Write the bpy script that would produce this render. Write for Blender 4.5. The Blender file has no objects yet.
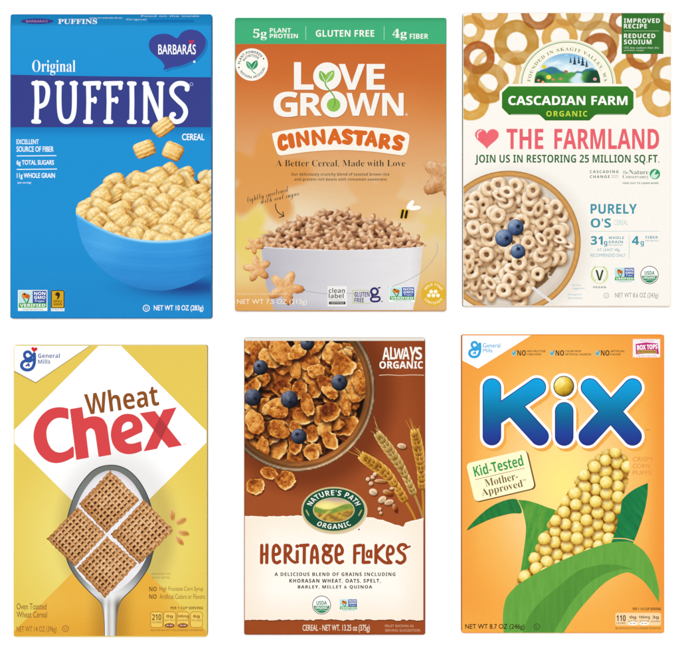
import bpy, bmesh, math, random
import numpy as np
from mathutils import Vector
from mathutils.geometry import tessellate_polygon, delaunay_2d_cdt

# ---------------------------------------------------------------- scene base
# One unit of layout = 1 mm. The boxes lie face up on a white table and are
# seen from straight above through a long lens.
SC = bpy.context.scene
COL = SC.collection
INK = 0.80            # reflectance of the whitest print on coated card
STEP = 1.1e-5         # thickness of one ink layer in metres
CX, CY = 340.0, 326.0

def lin(c):
    c = np.clip(np.asarray(c, dtype=float), 0, 1)
    return np.where(c <= 0.04045, c / 12.92, ((c + 0.055) / 1.055) ** 2.4)
def hx(h):
    h = h.lstrip('#')
    return np.array([int(h[i:i + 2], 16) / 255 for i in (0, 2, 4)])
def mix(a, b, t):
    a = hx(a) if isinstance(a, str) else np.asarray(a)
    b = hx(b) if isinstance(b, str) else np.asarray(b)
    t = np.clip(np.asarray(t, dtype=float), 0, 1)[..., None]
    return a * (1 - t) + b * t
def ramp(t, stops):
    t = np.asarray(t, dtype=float)
    xs = [s[0] for s in stops]
    cs = np.array([hx(s[1]) if isinstance(s[1], str) else s[1] for s in stops])
    return np.stack([np.interp(t, xs, cs[:, i]) for i in range(3)], -1)
def gauss(x, y, cx, cy, sx, sy=None):
    sy = sy or sx
    return np.exp(-(((x - cx) / sx) ** 2 + ((y - cy) / sy) ** 2))
def sstep(a, b, x):
    t = np.clip((np.asarray(x, dtype=float) - a) / (b - a), 0, 1)
    return t * t * (3 - 2 * t)

def vnoise(x, y, seed=0):
    x = np.asarray(x, dtype=float); y = np.asarray(y, dtype=float)
    xi = np.floor(x).astype(np.int64); yi = np.floor(y).astype(np.int64)
    fx = x - xi; fy = y - yi
    fx = fx * fx * (3 - 2 * fx); fy = fy * fy * (3 - 2 * fy)
    def h(i, j):
        n = (i * 374761393 + j * 668265263 + seed * 974634777) & 0x7fffffff
        n = ((n ^ (n >> 13)) * 1274126177) & 0x7fffffff
        return ((n ^ (n >> 16)) & 0xffff) / 65535.0
    return (h(xi, yi) * (1 - fx) + h(xi + 1, yi) * fx) * (1 - fy) + (h(xi, yi + 1) * (1 - fx) + h(xi + 1, yi + 1) * fx) * fy
def fbm(x, y, seed=0, n=3):
    s = 0; a = 0.5; tot = 0
    for i in range(n):
        s = s + a * vnoise(x * 2 ** i, y * 2 ** i, seed + i * 17); tot += a; a *= 0.55
    return s / tot

# ---------------------------------------------------------------- outlines
def sp(pts, closed=True, n=6):
    """smooth curve through the points (Catmull-Rom)"""
    out = []; m = len(pts)
    rng = range(m) if closed else range(m - 1)
    for i in rng:
        if closed:
            p = [pts[(i + k) % m] for k in (-1, 0, 1, 2)]
        else:
            p = [pts[min(max(i + k, 0), m - 1)] for k in (-1, 0, 1, 2)]
        for j in range(n):
            t = j / n
            out.append(tuple(0.5 * ((2 * p[1][d]) + (-p[0][d] + p[2][d]) * t + (2 * p[0][d] - 5 * p[1][d] + 4 * p[2][d] - p[3][d]) * t * t
                                    + (-p[0][d] + 3 * p[1][d] - 3 * p[2][d] + p[3][d]) * t ** 3) for d in (0, 1)))
    if not closed:
        out.append(tuple(pts[-1]))
    return out
def ell(cx, cy, rx, ry=None, n=40, a0=0, a1=360, rot=0):
    ry = rx if ry is None else ry
    full = abs(a1 - a0) >= 360
    k = n if full else n + 1
    c, s = math.cos(math.radians(rot)), math.sin(math.radians(rot))
    o = []
    for i in range(k):
        a = math.radians(a0 + (a1 - a0) * i / n)
        u, v = rx * math.cos(a), ry * math.sin(a)
        o.append((cx + u * c - v * s, cy + u * s + v * c))
    return o
def rect(x0, y0, x1, y1):
    return [(x0, y0), (x1, y0), (x1, y1), (x0, y1)]
def rr(x0, y0, x1, y1, r, n=6):
    o = []
    for cx, cy, a in ((x1 - r, y0 + r, -90), (x1 - r, y1 - r, 0), (x0 + r, y1 - r, 90), (x0 + r, y0 + r, 180)):
        o += [(cx + r * math.cos(math.radians(a + 90 * i / n)), cy + r * math.sin(math.radians(a + 90 * i / n))) for i in range(n + 1)]
    return o
def rotp(pts, cx, cy, deg):
    c, s = math.cos(math.radians(deg)), math.sin(math.radians(deg))
    return [(cx + (x - cx) * c - (y - cy) * s, cy + (x - cx) * s + (y - cy) * c) for x, y in pts]
def clip(poly, x0, y0, x1, y1):
    """Sutherland-Hodgman against the edges of a panel"""
    def cut(P, inside, inter):
        o = []
        for i in range(len(P)):
            a, b = P[i - 1], P[i]
            if inside(b):
                if not inside(a): o.append(inter(a, b))
                o.append(b)
            elif inside(a): o.append(inter(a, b))
        return o
    def ix(X): return lambda a, b: (X, a[1] + (b[1] - a[1]) * (X - a[0]) / (b[0] - a[0]))
    def iy(Y): return lambda a, b: (a[0] + (b[0] - a[0]) * (Y - a[1]) / (b[1] - a[1]), Y)
    P = poly
    for ins, it in ((lambda p: p[0] >= x0, ix(x0)), (lambda p: p[0] <= x1, ix(x1)), (lambda p: p[1] >= y0, iy(y0)), (lambda p: p[1] <= y1, iy(y1))):
        if P: P = cut(P, ins, it)
    return P
def inside(px, py, poly):
    P = np.asarray(poly); r = np.zeros(np.shape(px), bool)
    x2, y2 = P[-1]
    for x1, y1 in P:
        c = ((y1 > py) != (y2 > py))
        with np.errstate(divide='ignore', invalid='ignore'):
            r ^= c & (px < (x2 - x1) * (py - y1) / (y2 - y1 + 1e-12) + x1)
        x2, y2 = x1, y1
    return r

# ---------------------------------------------------------------- lettering
MAPS = {'serif': (0x1D400, 0x1D41A, 0x1D7CE), 'sans': (0x1D5D4, 0x1D5EE, 0x1D7EC), 'script': (0x1D4D0, 0x1D4EA, None)}
def styled(s, st):
    if st == 'plain': return s
    U, L, D = MAPS[st]; o = ''
    for ch in s:
        if 'A' <= ch <= 'Z': o += chr(U + ord(ch) - 65)
        elif 'a' <= ch <= 'z': o += chr(L + ord(ch) - 97)
        elif ch.isdigit() and D: o += chr(D + ord(ch) - 48)
        else: o += ch
    return o
_glyphs = {}
def glyph_mesh(s, st, off, sp_):
    key = (s, st, off, sp_)
    if key not in _glyphs:
        cu = bpy.data.curves.new('lettering', 'FONT'); cu.body = styled(s, st); cu.offset = off
        cu.space_character = sp_; cu.resolution_u = 5; cu.fill_mode = 'FRONT'
        o = bpy.data.objects.new('lettering', cu); COL.objects.link(o)
        dg = bpy.context.evaluated_depsgraph_get(); dg.update()
        me = bpy.data.meshes.new_from_object(o.evaluated_get(dg))
        V = np.zeros(len(me.vertices) * 3); me.vertices.foreach_get('co', V); V = V.reshape(-1, 3)[:, :2].copy()
        F = [tuple(p.vertices) for p in me.polygons if p.area > 1e-9]
        bpy.data.meshes.remove(me); bpy.data.objects.remove(o); bpy.data.curves.remove(cu)
        _glyphs[key] = (V, F)
    return _glyphs[key]

# ---------------------------------------------------------------- boxes and parts
class Box:
    def __init__(self, x0, y0, x1, y1, depth, label, chamfer=(0, 0)):
        self.x0, self.y0, self.x1, self.y1, self.d = x0, y0, x1, y1, depth
        self.items = []                       # outlines printed so far, for stacking
        self.ch = chamfer                     # (run, drop) of the crowned top edge in mm
        e = bpy.data.objects.new('cereal_box', None); COL.objects.link(e)
        e.empty_display_size = 0.05
        self.loc = ((x0 + x1) / 2, (y0 + y1) / 2)
        e.location = ((self.loc[0] - CX) / 1000, (CY - self.loc[1]) / 1000, 0)
        e['label'] = label; e['category'] = 'cereal box'; e['group'] = 'cereal boxes laid out in two rows'
        self.e = e
    def layer(self, xy):
        """lowest free ink layer above everything this shape overprints"""
        (a, b), (c, d) = xy.min(0), xy.max(0)
        k = 1 + max([i[4] for i in self.items if i[0] < c and i[2] > a and i[1] < d and i[3] > b], default=0)
        self.items.append((a, b, c, d, k)); return k
    def height(self, xy):
        z = np.full(len(xy), self.d / 1000 + self.layer(xy) * STEP)
        run, drop = self.ch
        if run: z = z - np.clip((self.y0 + run - xy[:, 1]) / run, 0, 1) * drop / 1000
        return z
    def part(self, name, parent=None, label=None):
        return Part(self, name, parent, label)

class Part:
    """collects printed shapes and links them as ONE mesh object"""
    def __init__(self, box, name, parent, label):
        self.b, self.name, self.parent, self.label = box, name, parent, label
        self.V = []; self.C = []; self.F = []; self.n = 0
        self.obj = None
    def _add(self, xy, faces, col, z=None):
        xy = np.asarray(xy, dtype=float).reshape(-1, 2)
        if len(xy) == 0: return self
        if z is None: z = self.b.height(xy)
        if callable(col): c = np.asarray(col(xy[:, 0], xy[:, 1]))
        elif isinstance(col, str): c = np.tile(hx(col), (len(xy), 1))
        else:
            c = np.asarray(col, dtype=float)
            if c.ndim == 1: c = np.tile(c, (len(xy), 1))
        self.V.append(np.column_stack([(xy[:, 0] - self.b.loc[0]) / 1000, (self.b.loc[1] - xy[:, 1]) / 1000, z]))
        self.C.append(lin(c) * INK)
        n = self.n
        for f in faces:
            # faces wound to look up (+z); y flips in the layout
            a = 0.0; P = [xy[i] for i in f]
            for i in range(len(P)):
                a += P[i - 1][0] * P[i][1] - P[i][0] * P[i - 1][1]
            self.F.append(tuple(n + i for i in (f if a < 0 else f[::-1])))
        self.n += len(xy)
        return self
    def poly(self, pts, col, holes=(), cl=True):
        if cl and not holes: pts = clip(pts, self.b.x0, self.b.y0, self.b.x1, self.b.y1)
        if len(pts) < 3: return self
        loops = [[Vector((x, y, 0)) for x, y in l] for l in [pts, *holes]]
        tris = tessellate_polygon(loops)
        return self._add([p for l in [pts, *holes] for p in l], tris, col)
    def fill(self, pts, col, step=1.5, holes=()):
        """filled outline with inner vertices, for colour that varies over it"""
        pts = clip(pts, self.b.x0, self.b.y0, self.b.x1, self.b.y1) if not holes else pts
        if len(pts) < 3: return self
        vs = []; es = []
        for l in [pts, *holes]:
            # resample the edge so colour varies along it too
            L = []
            for i in range(len(l)):
                a, b = l[i - 1], l[i]; d = math.dist(a, b); m = max(1, int(d / step))
                L += [(a[0] + (b[0] - a[0]) * j / m, a[1] + (b[1] - a[1]) * j / m) for j in range(m)]
            k = len(vs); vs += L; es += [(k + i, k + (i + 1) % len(L)) for i in range(len(L))]
        P = np.array(pts)
        gx, gy = np.meshgrid(np.arange(P[:, 0].min() + step / 2, P[:, 0].max(), step), np.arange(P[:, 1].min() + step / 2, P[:, 1].max(), step))
        gx = gx.ravel(); gy = gy.ravel(); m = inside(gx, gy, pts)
        for h in holes: m &= ~inside(gx, gy, h)
        E = np.array(vs)
        gx, gy = gx[m], gy[m]
        if len(gx):
            keep = np.ones(len(gx), bool)
            for e in E: keep &= ((gx - e[0]) ** 2 + (gy - e[1]) ** 2) > (0.4 * step) ** 2
            vs += list(zip(gx[keep], gy[keep]))
        ov, oe, of, *_ = delaunay_2d_cdt([Vector(v) for v in vs], es, [], 0, 1e-5)
        co = np.array([(v.x, v.y) for v in ov]); fa = np.array([tuple(f) for f in of])
        ce = co[fa].mean(1)
        ok = inside(ce[:, 0], ce[:, 1], pts)
        for h in holes: ok &= ~inside(ce[:, 0], ce[:, 1], h)
        return self._add(co, [tuple(f) for f in fa[ok]], col)
    def stroke(self, pts, w, col, cap=True, n=6, w1=None):
        """pen line of width w (tapering to w1) with round joins and ends, as one flat outline"""
        P = [tuple(p) for p in pts]; Q = [P[0]]
        for p in P[1:]:
            if math.dist(p, Q[-1]) > 0.02: Q.append(p)
        P = np.array(Q, dtype=float); m = len(P)
        if m < 2: return self
        closed = math.dist(P[0], P[-1]) < 0.05 and m > 3
        w1 = w if w1 is None else w1
        H = np.linspace(w, w1, m) / 2
        seg = P[1:] - P[:-1]; seg = seg / np.maximum(np.hypot(seg[:, 0], seg[:, 1]), 1e-9)[:, None]
        L, R, rounds = [], [], []
        for i in range(m):
            if closed: d1, d2 = seg[(i - 1) % (m - 1)], seg[i % (m - 1)]
            else: d1, d2 = seg[max(i - 1, 0)], seg[min(i, m - 2)]
            t = d1 + d2; l = np.hypot(*t); t = t / l if l > 0.2 else d1
            if d1 @ d2 < 0.85: rounds.append(i)
            h = H[i] / max(t @ d1, 0.5)
            L.append((P[i][0] - t[1] * h, P[i][1] + t[0] * h)); R.append((P[i][0] + t[1] * h, P[i][1] - t[0] * h))
        if not closed and cap: rounds += [i for i in (0, m - 1) if H[i] > 0.2]
        simple = not rounds and all(H[i] * 2.2 < 1 / max(1e-6, np.hypot(*(seg[i] - seg[i - 1])) / max(math.dist(P[i], P[i - 1]), .05)) for i in range(1, m - 1))
        if simple:
            return self._add(L + R, [(i, i + 1, m + i + 1, m + i) for i in range(m - 1)], col)
        vs = L + R
        es = [(i, i + 1) for i in range(m - 1)] + [(m + i, m + i + 1) for i in range(m - 1)] + [(i, m + i) for i in ((0, m - 1) if not closed else ())]
        if callable(col): es += [(i, m + i) for i in range(1, m - 1)]
        q = 4 * n
        for i in rounds:
            k = len(vs); vs += [(P[i][0] + H[i] * math.cos(2 * math.pi * j / q + .1), P[i][1] + H[i] * math.sin(2 * math.pi * j / q + .1)) for j in range(q)]
            es += [(k + j, k + (j + 1) % q) for j in range(q)]
        ov, oe, of, *_ = delaunay_2d_cdt([Vector(v) for v in vs], es, [], 0, 1e-4)
        co = np.array([(v.x, v.y) for v in ov]); fa = np.array([tuple(f) for f in of]); ce = co[fa].mean(1)
        ok = np.zeros(len(ce), bool)
        for i in range(m - 1):
            a, d = P[i], P[i + 1] - P[i]; l2 = max(d @ d, 1e-9)
            t0 = ((ce - a) @ d) / l2; t = np.clip(t0, 0, 1)
            near = np.hypot(*(ce - a - t[:, None] * d).T) < (H[i] * (1 - t) + H[i + 1] * t) * 1.001
            if not cap and not closed: near &= ~((i == 0) & (t0 < 0)) & ~((i == m - 2) & (t0 > 1))
            ok |= near
        ar = np.abs((co[fa[:, 1]] - co[fa[:, 0]])[:, 0] * (co[fa[:, 2]] - co[fa[:, 0]])[:, 1] - (co[fa[:, 1]] - co[fa[:, 0]])[:, 1] * (co[fa[:, 2]] - co[fa[:, 0]])[:, 0])
        return self._add(co, [tuple(f) for f in fa[ok & (ar > 1e-7)]], col)
    def text(self, s, x0, y0, x1, y1, col, st='plain', off=0.0, rot=0, skew=0, warp=None, sp_=1.0, like=None):
        """lettering whose ink fits the given rectangle (turned by rot about its middle)"""
        V, F = glyph_mesh(s, st, min(off, 0), sp_)
        if not F: return self
        lo, hi = V.min(0), V.max(0)
        u = (V - lo) / (hi - lo)
        o = max(off, 0) * abs(y1 - y0) * 0.9
        for dx, dy in (((-o, -o), (o, -o), (-o, o), (o, o)) if o > 0.02 else ((0, 0),)):
            x = x0 + o + u[:, 0] * (x1 - x0 - 2 * o) + dx; y = y1 - o - u[:, 1] * (y1 - y0 - 2 * o) + dy
            if skew: x = x + (y1 - y) * skew
            if warp: x, y = warp(x, y)
            xy = np.column_stack([x, y])
            if rot: xy = np.array(rotp(xy, (x0 + x1) / 2, (y0 + y1) / 2, rot))
            self._add(xy, F, col)
        return self
    def arc(self, s, cx, cy, rx, ry, a0, a1, h, col, st='sans', off=0.0, sp_=1.1):
        """lettering on an ellipse from angle a0 to a1 (degrees, 0 = right, clockwise); h<0 reads along the bottom"""
        V, F = glyph_mesh(s, st, 0, sp_)
        lo, hi = V.min(0), V.max(0); u = (V - lo) / (hi - lo)
        a = np.radians(a0 + (a1 - a0) * u[:, 0])
        rr_ = u[:, 1] * h
        return self._add(np.column_stack([cx + (rx + rr_) * np.cos(a), cy + (ry + rr_) * np.sin(a)]), F, col)
    def grid(self, x0, y0, x1, y1, nx, ny, col):
        gx, gy = np.meshgrid(np.linspace(x0, x1, nx + 1), np.linspace(y0, y1, ny + 1))
        F = [(j * (nx + 1) + i, j * (nx + 1) + i + 1, (j + 1) * (nx + 1) + i + 1, (j + 1) * (nx + 1) + i) for j in range(ny) for i in range(nx)]
        return self._add(np.column_stack([gx.ravel(), gy.ravel()]), F, col)
    def canvas(self, c):
        """a printed picture, dot by dot"""
        m = c.m
        H, W = m.shape
        need = np.zeros((H + 1, W + 1), bool)
        need[:-1, :-1] |= m; need[1:, :-1] |= m; need[:-1, 1:] |= m; need[1:, 1:] |= m
        idx = np.full((H + 1, W + 1), -1); idx[need] = np.arange(need.sum())
        num = np.zeros((H + 1, W + 1, 3)); den = np.zeros((H + 1, W + 1, 1))
        mm = m[..., None].astype(float)
        for dy in (0, 1):
            for dx in (0, 1):
                num[dy:dy + H, dx:dx + W] += c.rgb * mm; den[dy:dy + H, dx:dx + W] += mm
        colr = num / np.maximum(den, 1)
        jj, ii = np.nonzero(need)
        xy = np.column_stack([c.x0 + ii * c.s, c.y0 + jj * c.s])
        q = np.nonzero(m)
        F = np.column_stack([idx[q[0], q[1]], idx[q[0] + 1, q[1]], idx[q[0] + 1, q[1] + 1], idx[q[0], q[1] + 1]])
        z = self.b.height(xy)
        self.V.append(np.column_stack([(xy[:, 0] - self.b.loc[0]) / 1000, (self.b.loc[1] - xy[:, 1]) / 1000, z]))
        self.C.append(lin(colr[need]) * INK)
        self.F += [tuple(int(v) + self.n for v in f) for f in F]
        self.n += len(xy)
        return self
    def done(self, mat=None):
        if not self.V: return None
        me = bpy.data.meshes.new(self.name)
        me.from_pydata(np.concatenate(self.V).tolist(), [], self.F)
        ca = me.color_attributes.new('ink', 'FLOAT_COLOR', 'POINT')
        c = np.concatenate(self.C); ca.data.foreach_set('color', np.column_stack([c, np.ones(len(c))]).astype(np.float32).ravel())
        me.materials.append(mat or M_PRINT); me.update()
        o = bpy.data.objects.new(self.name, me); COL.objects.link(o)
        o.parent = self.parent.obj if isinstance(self.parent, Part) else self.b.e
        if self.label: o['label'] = self.label
        self.obj = o
        return self

# ---------------------------------------------------------------- printed pictures
class Canvas:
    """a picture made of printed dots, s mm apart; pieces are drawn back to front"""
    def __init__(self, x0, y0, x1, y1, s=0.5, col='#ffffff', full=False):
        self.x0, self.y0, self.s = x0, y0, s
        W = int(round((x1 - x0) / s)); H = int(round((y1 - y0) / s))
        self.rgb = np.tile(hx(col), (H, W, 1)); self.m = np.full((H, W), full)
        self.X, self.Y = np.meshgrid(x0 + (np.arange(W) + 0.5) * s, y0 + (np.arange(H) + 0.5) * s)
    def win(self, cx, cy, r):
        H, W = self.m.shape
        i0 = max(0, int((cx - r - self.x0) / self.s)); i1 = min(W, int((cx + r - self.x0) / self.s) + 2)
        j0 = max(0, int((cy - r - self.y0) / self.s)); j1 = min(H, int((cy + r - self.y0) / self.s) + 2)
        if i0 >= i1 or j0 >= j1: return None
        return (slice(j0, j1), slice(i0, i1))
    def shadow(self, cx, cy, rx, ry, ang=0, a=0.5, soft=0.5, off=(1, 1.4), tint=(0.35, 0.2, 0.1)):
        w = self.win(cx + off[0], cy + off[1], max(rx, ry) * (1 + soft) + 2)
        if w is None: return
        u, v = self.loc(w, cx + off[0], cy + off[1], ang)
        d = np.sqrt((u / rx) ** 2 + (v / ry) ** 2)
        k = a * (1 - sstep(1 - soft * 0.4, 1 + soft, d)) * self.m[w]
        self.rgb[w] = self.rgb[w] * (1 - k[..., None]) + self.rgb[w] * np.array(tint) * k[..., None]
    def loc(self, w, cx, cy, ang):
        c, s = math.cos(ang), math.sin(ang)
        x = self.X[w] - cx; y = self.Y[w] - cy
        return x * c + y * s, -x * s + y * c
    def put(self, w, a, col):
        a = np.clip(a, 0, 1)[..., None]
        old = self.m[w][..., None]
        self.rgb[w] = np.where(old, self.rgb[w] * (1 - a) + col * a, np.where(a > 0.02, col, self.rgb[w]))
        self.m[w] |= (a[..., 0] > 0.5)
    def shade(self, nx, ny, nz, light=(-0.45, -0.6, 0.66)):
        l = np.array(light) / np.linalg.norm(light)
        return nx * l[0] + ny * l[1] + nz * l[2]
    def ball(self, cx, cy, r, stops, light=(-0.45, -0.6, 0.66), tex=0.1, seed=0, gloss=0.0, freq=0.5):
        w = self.win(cx, cy, r + 1)
        if w is None: return
        x = (self.X[w] - cx) / r; y = (self.Y[w] - cy) / r; d = np.sqrt(x * x + y * y)
        nz = np.sqrt(np.clip(1 - d * d, 0, 1))
        n = fbm(self.X[w] * freq, self.Y[w] * freq, seed) - 0.5
        sh = self.shade(x, y, nz, light)
        col = ramp(sh + tex * n * 2, stops)
        if gloss: col = col + gloss * (np.clip(self.shade(x, y, nz, (light[0], light[1], light[2] + 0.8)), 0, 1) ** 24)[..., None]
        self.put(w, (1 - d) * r / self.s + 0.5, np.clip(col, 0, 1))
    def ring(self, cx, cy, R, r, ang, tilt, stops, seed=0, light=(-0.45, -0.6, 0.66), tex=0.1, wob=0.14):
        w = self.win(cx, cy, R + r + 1)
        if w is None: return
        u, v = self.loc(w, cx, cy, ang); ct = math.cos(tilt)
        v2 = v / ct
        th = np.arctan2(v2, u)
        rho = np.sqrt(u * u + v2 * v2) * (1 + wob * (fbm(np.cos(th) * 1.2 + seed, np.sin(th) * 1.2, seed, 2) - 0.5) * 2) + 1e-6
        t = (rho - R) / r
        nz = np.sqrt(np.clip(1 - t * t, 0, 1)); c, s = math.cos(ang), math.sin(ang)
        ru, rv = u / rho * t, v2 / rho * t * ct + nz * math.sin(tilt) * -0.5
        nx = ru * c - rv * s; ny = ru * s + rv * c
        sh = self.shade(nx, ny, nz, light) + tex * 2 * (fbm(self.X[w] * 0.6, self.Y[w] * 0.6, seed) - 0.5)
        self.put(w, (1 - np.abs(t)) * r * ct / self.s * 0.8 + 0.3, ramp(sh, stops))
        hole = (rho < R - r * 0.8)
        self.rgb[w] = np.where((hole & self.m[w])[..., None], self.rgb[w] * np.array([0.80, 0.72, 0.66]), self.rgb[w])
    def pillow(self, quad, stops, seed=0, ridges=4, amp=0.18, pw=4.0, light=(-0.45, -0.6, 0.66), tex=0.25, bulge=0.0):
        """puffed square piece given by four corners"""
        q = np.array(quad, dtype=float); cx, cy = q.mean(0); r = np.abs(q - (cx, cy)).max() * 1.15
        w = self.win(cx, cy, r)
        if w is None: return
        a = (q[1] + q[2] - q[0] - q[3]) / 4; b = (q[2] + q[3] - q[0] - q[1]) / 4
        det = a[0] * b[1] - a[1] * b[0]
        x = self.X[w] - cx; y = self.Y[w] - cy
        u = (x * b[1] - y * b[0]) / det; v = (-x * a[1] + y * a[0]) / det
        wob = 0.12 * (fbm(self.X[w] * 0.25, self.Y[w] * 0.25, seed) - 0.5)
        pin = 1 + bulge * (1 - np.minimum(np.abs(u), np.abs(v)) ** 1.5) * -0.06
        d = (np.abs(u) ** pw + np.abs(v) ** pw) ** (1 / pw) / pin + wob
        nu = np.sign(u) * np.abs(u) ** 2.2; nv = np.sign(v) * np.abs(v) ** 2.2
        ah = a / np.hypot(*a); bh = b / np.hypot(*b)
        rg = np.cos(v * math.pi * ridges + 2.0 * (fbm(u * 2 + 7, v * 2, seed + 3) - 0.5)) * amp
        nx = nu * ah[0] + nv * bh[0] + rg * bh[0]; ny = nu * ah[1] + nv * bh[1] + rg * bh[1]
        nz = np.sqrt(np.clip(1 - nx * nx - ny * ny, 0.02, 1))
        sh = self.shade(nx, ny, nz, light) + tex * (fbm(self.X[w] * 0.7, self.Y[w] * 0.7, seed + 9) - 0.5) + rg * 0.25
        sh = sh * (1 - 0.25 * sstep(0.75, 1.0, d))
        self.put(w, (1 - d) * np.hypot(*a) / self.s + 0.4, ramp(sh, stops))
    def star(self, cx, cy, r, ang, stops, seed=0, light=(-0.45, -0.6, 0.66), tex=0.3, depth=0.27, squash=1.0, sang=0.0):
        w = self.win(cx, cy, r * 1.25)
        if w is None: return
        u, v = self.loc(w, cx, cy, sang); v = v / squash
        th = np.arctan2(v, u) - ang; rho = np.sqrt(u * u + v * v) / r
        arm = np.abs(np.mod(th / (2 * math.pi / 5) + 0.5, 1) - 0.5) * 2       # 0 on an arm, 1 between
        lim = (1 - depth) + depth * np.cos(arm ** 1.08 * math.pi) + 0.06 * (fbm(self.X[w] * 0.4, self.Y[w] * 0.4, seed) - 0.5) * 2
        d = rho / lim
        g = np.clip(d, 0, 1) ** 2.0
        sgn = np.sin(np.mod(th / (2 * math.pi / 5) + 0.5, 1) * 2 * math.pi - math.pi)
        tx, ty = -v / (rho * r + 1e-6), u / (rho * r + 1e-6)
        nx = u / r * g + tx * sgn * 0.45 * np.clip(rho * 1.4, 0, 1); ny = v / r * g + ty * sgn * 0.45 * np.clip(rho * 1.4, 0, 1)
        c, s = math.cos(sang), math.sin(sang); nx, ny = nx * c - ny * s, nx * s + ny * c
        nz = np.sqrt(np.clip(1 - nx * nx - ny * ny, 0.03, 1))
        sh = self.shade(nx, ny, nz, light) + tex * (fbm(self.X[w] * 0.7, self.Y[w] * 0.7, seed + 5, 4) - 0.5)
        sh = sh * (1 - 0.2 * sstep(0.8, 1, d))
        self.put(w, (1 - d) * r * 0.8 / self.s + 0.4, ramp(sh, stops))
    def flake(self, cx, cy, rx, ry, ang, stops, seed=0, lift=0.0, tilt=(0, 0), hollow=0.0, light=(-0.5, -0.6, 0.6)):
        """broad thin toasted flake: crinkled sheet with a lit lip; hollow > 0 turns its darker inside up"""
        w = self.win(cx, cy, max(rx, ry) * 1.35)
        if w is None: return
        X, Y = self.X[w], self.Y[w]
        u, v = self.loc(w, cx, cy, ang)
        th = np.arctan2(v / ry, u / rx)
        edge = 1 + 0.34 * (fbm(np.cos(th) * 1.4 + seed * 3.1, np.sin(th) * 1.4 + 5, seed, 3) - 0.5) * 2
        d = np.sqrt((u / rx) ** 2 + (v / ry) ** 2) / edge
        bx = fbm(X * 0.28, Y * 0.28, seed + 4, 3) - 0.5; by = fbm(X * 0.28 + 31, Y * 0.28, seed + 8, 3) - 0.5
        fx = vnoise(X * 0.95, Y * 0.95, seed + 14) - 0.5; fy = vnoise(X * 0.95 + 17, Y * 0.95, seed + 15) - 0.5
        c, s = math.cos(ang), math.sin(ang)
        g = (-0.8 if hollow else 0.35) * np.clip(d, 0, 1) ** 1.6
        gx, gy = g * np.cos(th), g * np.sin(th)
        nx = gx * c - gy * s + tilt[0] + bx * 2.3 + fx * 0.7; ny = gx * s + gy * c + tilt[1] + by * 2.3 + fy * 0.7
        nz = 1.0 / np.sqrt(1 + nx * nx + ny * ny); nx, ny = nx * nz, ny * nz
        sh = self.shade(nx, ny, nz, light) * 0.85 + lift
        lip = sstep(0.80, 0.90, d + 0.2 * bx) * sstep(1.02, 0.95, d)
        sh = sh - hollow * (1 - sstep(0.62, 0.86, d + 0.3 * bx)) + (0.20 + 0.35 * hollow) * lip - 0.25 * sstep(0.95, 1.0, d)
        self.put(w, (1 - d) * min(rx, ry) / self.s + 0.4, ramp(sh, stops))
    def clip(self, poly):
        self.m &= inside(self.X, self.Y, poly)
    def berry(self, cx, cy, r, seed=0, ca=0.5, dark=False):
        self.ball(cx, cy, r, ([(-0.6, '#090a10'), (-0.1, '#15171f'), (0.3, '#272b3a'), (0.7, '#434a5e'), (1.0, '#808799')] if dark else [(-0.6, '#10182a'), (-0.1, '#22304c'), (0.3, '#3b4f74'), (0.7, '#5b7194'), (1.0, '#91a4bd')]), tex=0.22, seed=seed, freq=0.35)
        x, y = cx + math.cos(ca) * r * 0.35, cy + math.sin(ca) * r * 0.35
        self.star(x, y, r * 0.34, 0.3 + seed, [(-1, '#0c111c'), (0.4, '#141b2c'), (1, '#2a3550')], seed=seed, tex=0.1)
        self.ball(x, y, r * 0.14, [(-1, '#05070c'), (1, '#10141f')], tex=0)

# ---------------------------------------------------------------- materials
def print_material(name, rough=0.55, spec=0.02):
    m = bpy.data.materials.new(name); m.use_nodes = True; nt = m.node_tree; N = nt.nodes; L = nt.links
    b = N['Principled BSDF']; b.inputs['Roughness'].default_value = rough; b.inputs['Specular IOR Level'].default_value = spec
    at = N.new('ShaderNodeAttribute'); at.attribute_name = 'ink'
    tc = N.new('ShaderNodeTexCoord')
    no = N.new('ShaderNodeTexNoise'); no.inputs['Scale'].default_value = 420; no.inputs['Detail'].default_value = 3
    mr = N.new('ShaderNodeMapRange'); mr.inputs[1].default_value = 0.3; mr.inputs[2].default_value = 0.7
    mr.inputs[3].default_value = 0.985; mr.inputs[4].default_value = 1.012
    mu = N.new('ShaderNodeVectorMath'); mu.operation = 'SCALE'
    L.new(tc.outputs['Object'], no.inputs['Vector']); L.new(no.outputs['Fac'], mr.inputs[0])
    L.new(at.outputs['Color'], mu.inputs[0]); L.new(mr.outputs[0], mu.inputs['Scale']); L.new(mu.outputs[0], b.inputs['Base Color'])
    return m
M_PRINT = print_material('printed_card')

def table_material():
    m = bpy.data.materials.new('white_laminate'); m.use_nodes = True; nt = m.node_tree; N = nt.nodes; L = nt.links
    b = N['Principled BSDF']; b.inputs['Roughness'].default_value = 0.6; b.inputs['Specular IOR Level'].default_value = 0.2
    no = N.new('ShaderNodeTexNoise'); no.inputs['Scale'].default_value = 60
    cr = N.new('ShaderNodeValToRGB'); cr.color_ramp.elements[0].color = (0.93, 0.93, 0.93, 1); cr.color_ramp.elements[1].color = (0.95, 0.95, 0.95, 1)
    tc = N.new('ShaderNodeTexCoord'); L.new(tc.outputs['Object'], no.inputs['Vector'])
    L.new(no.outputs['Fac'], cr.inputs[0]); L.new(cr.outputs[0], b.inputs['Base Color'])
    return m

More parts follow.
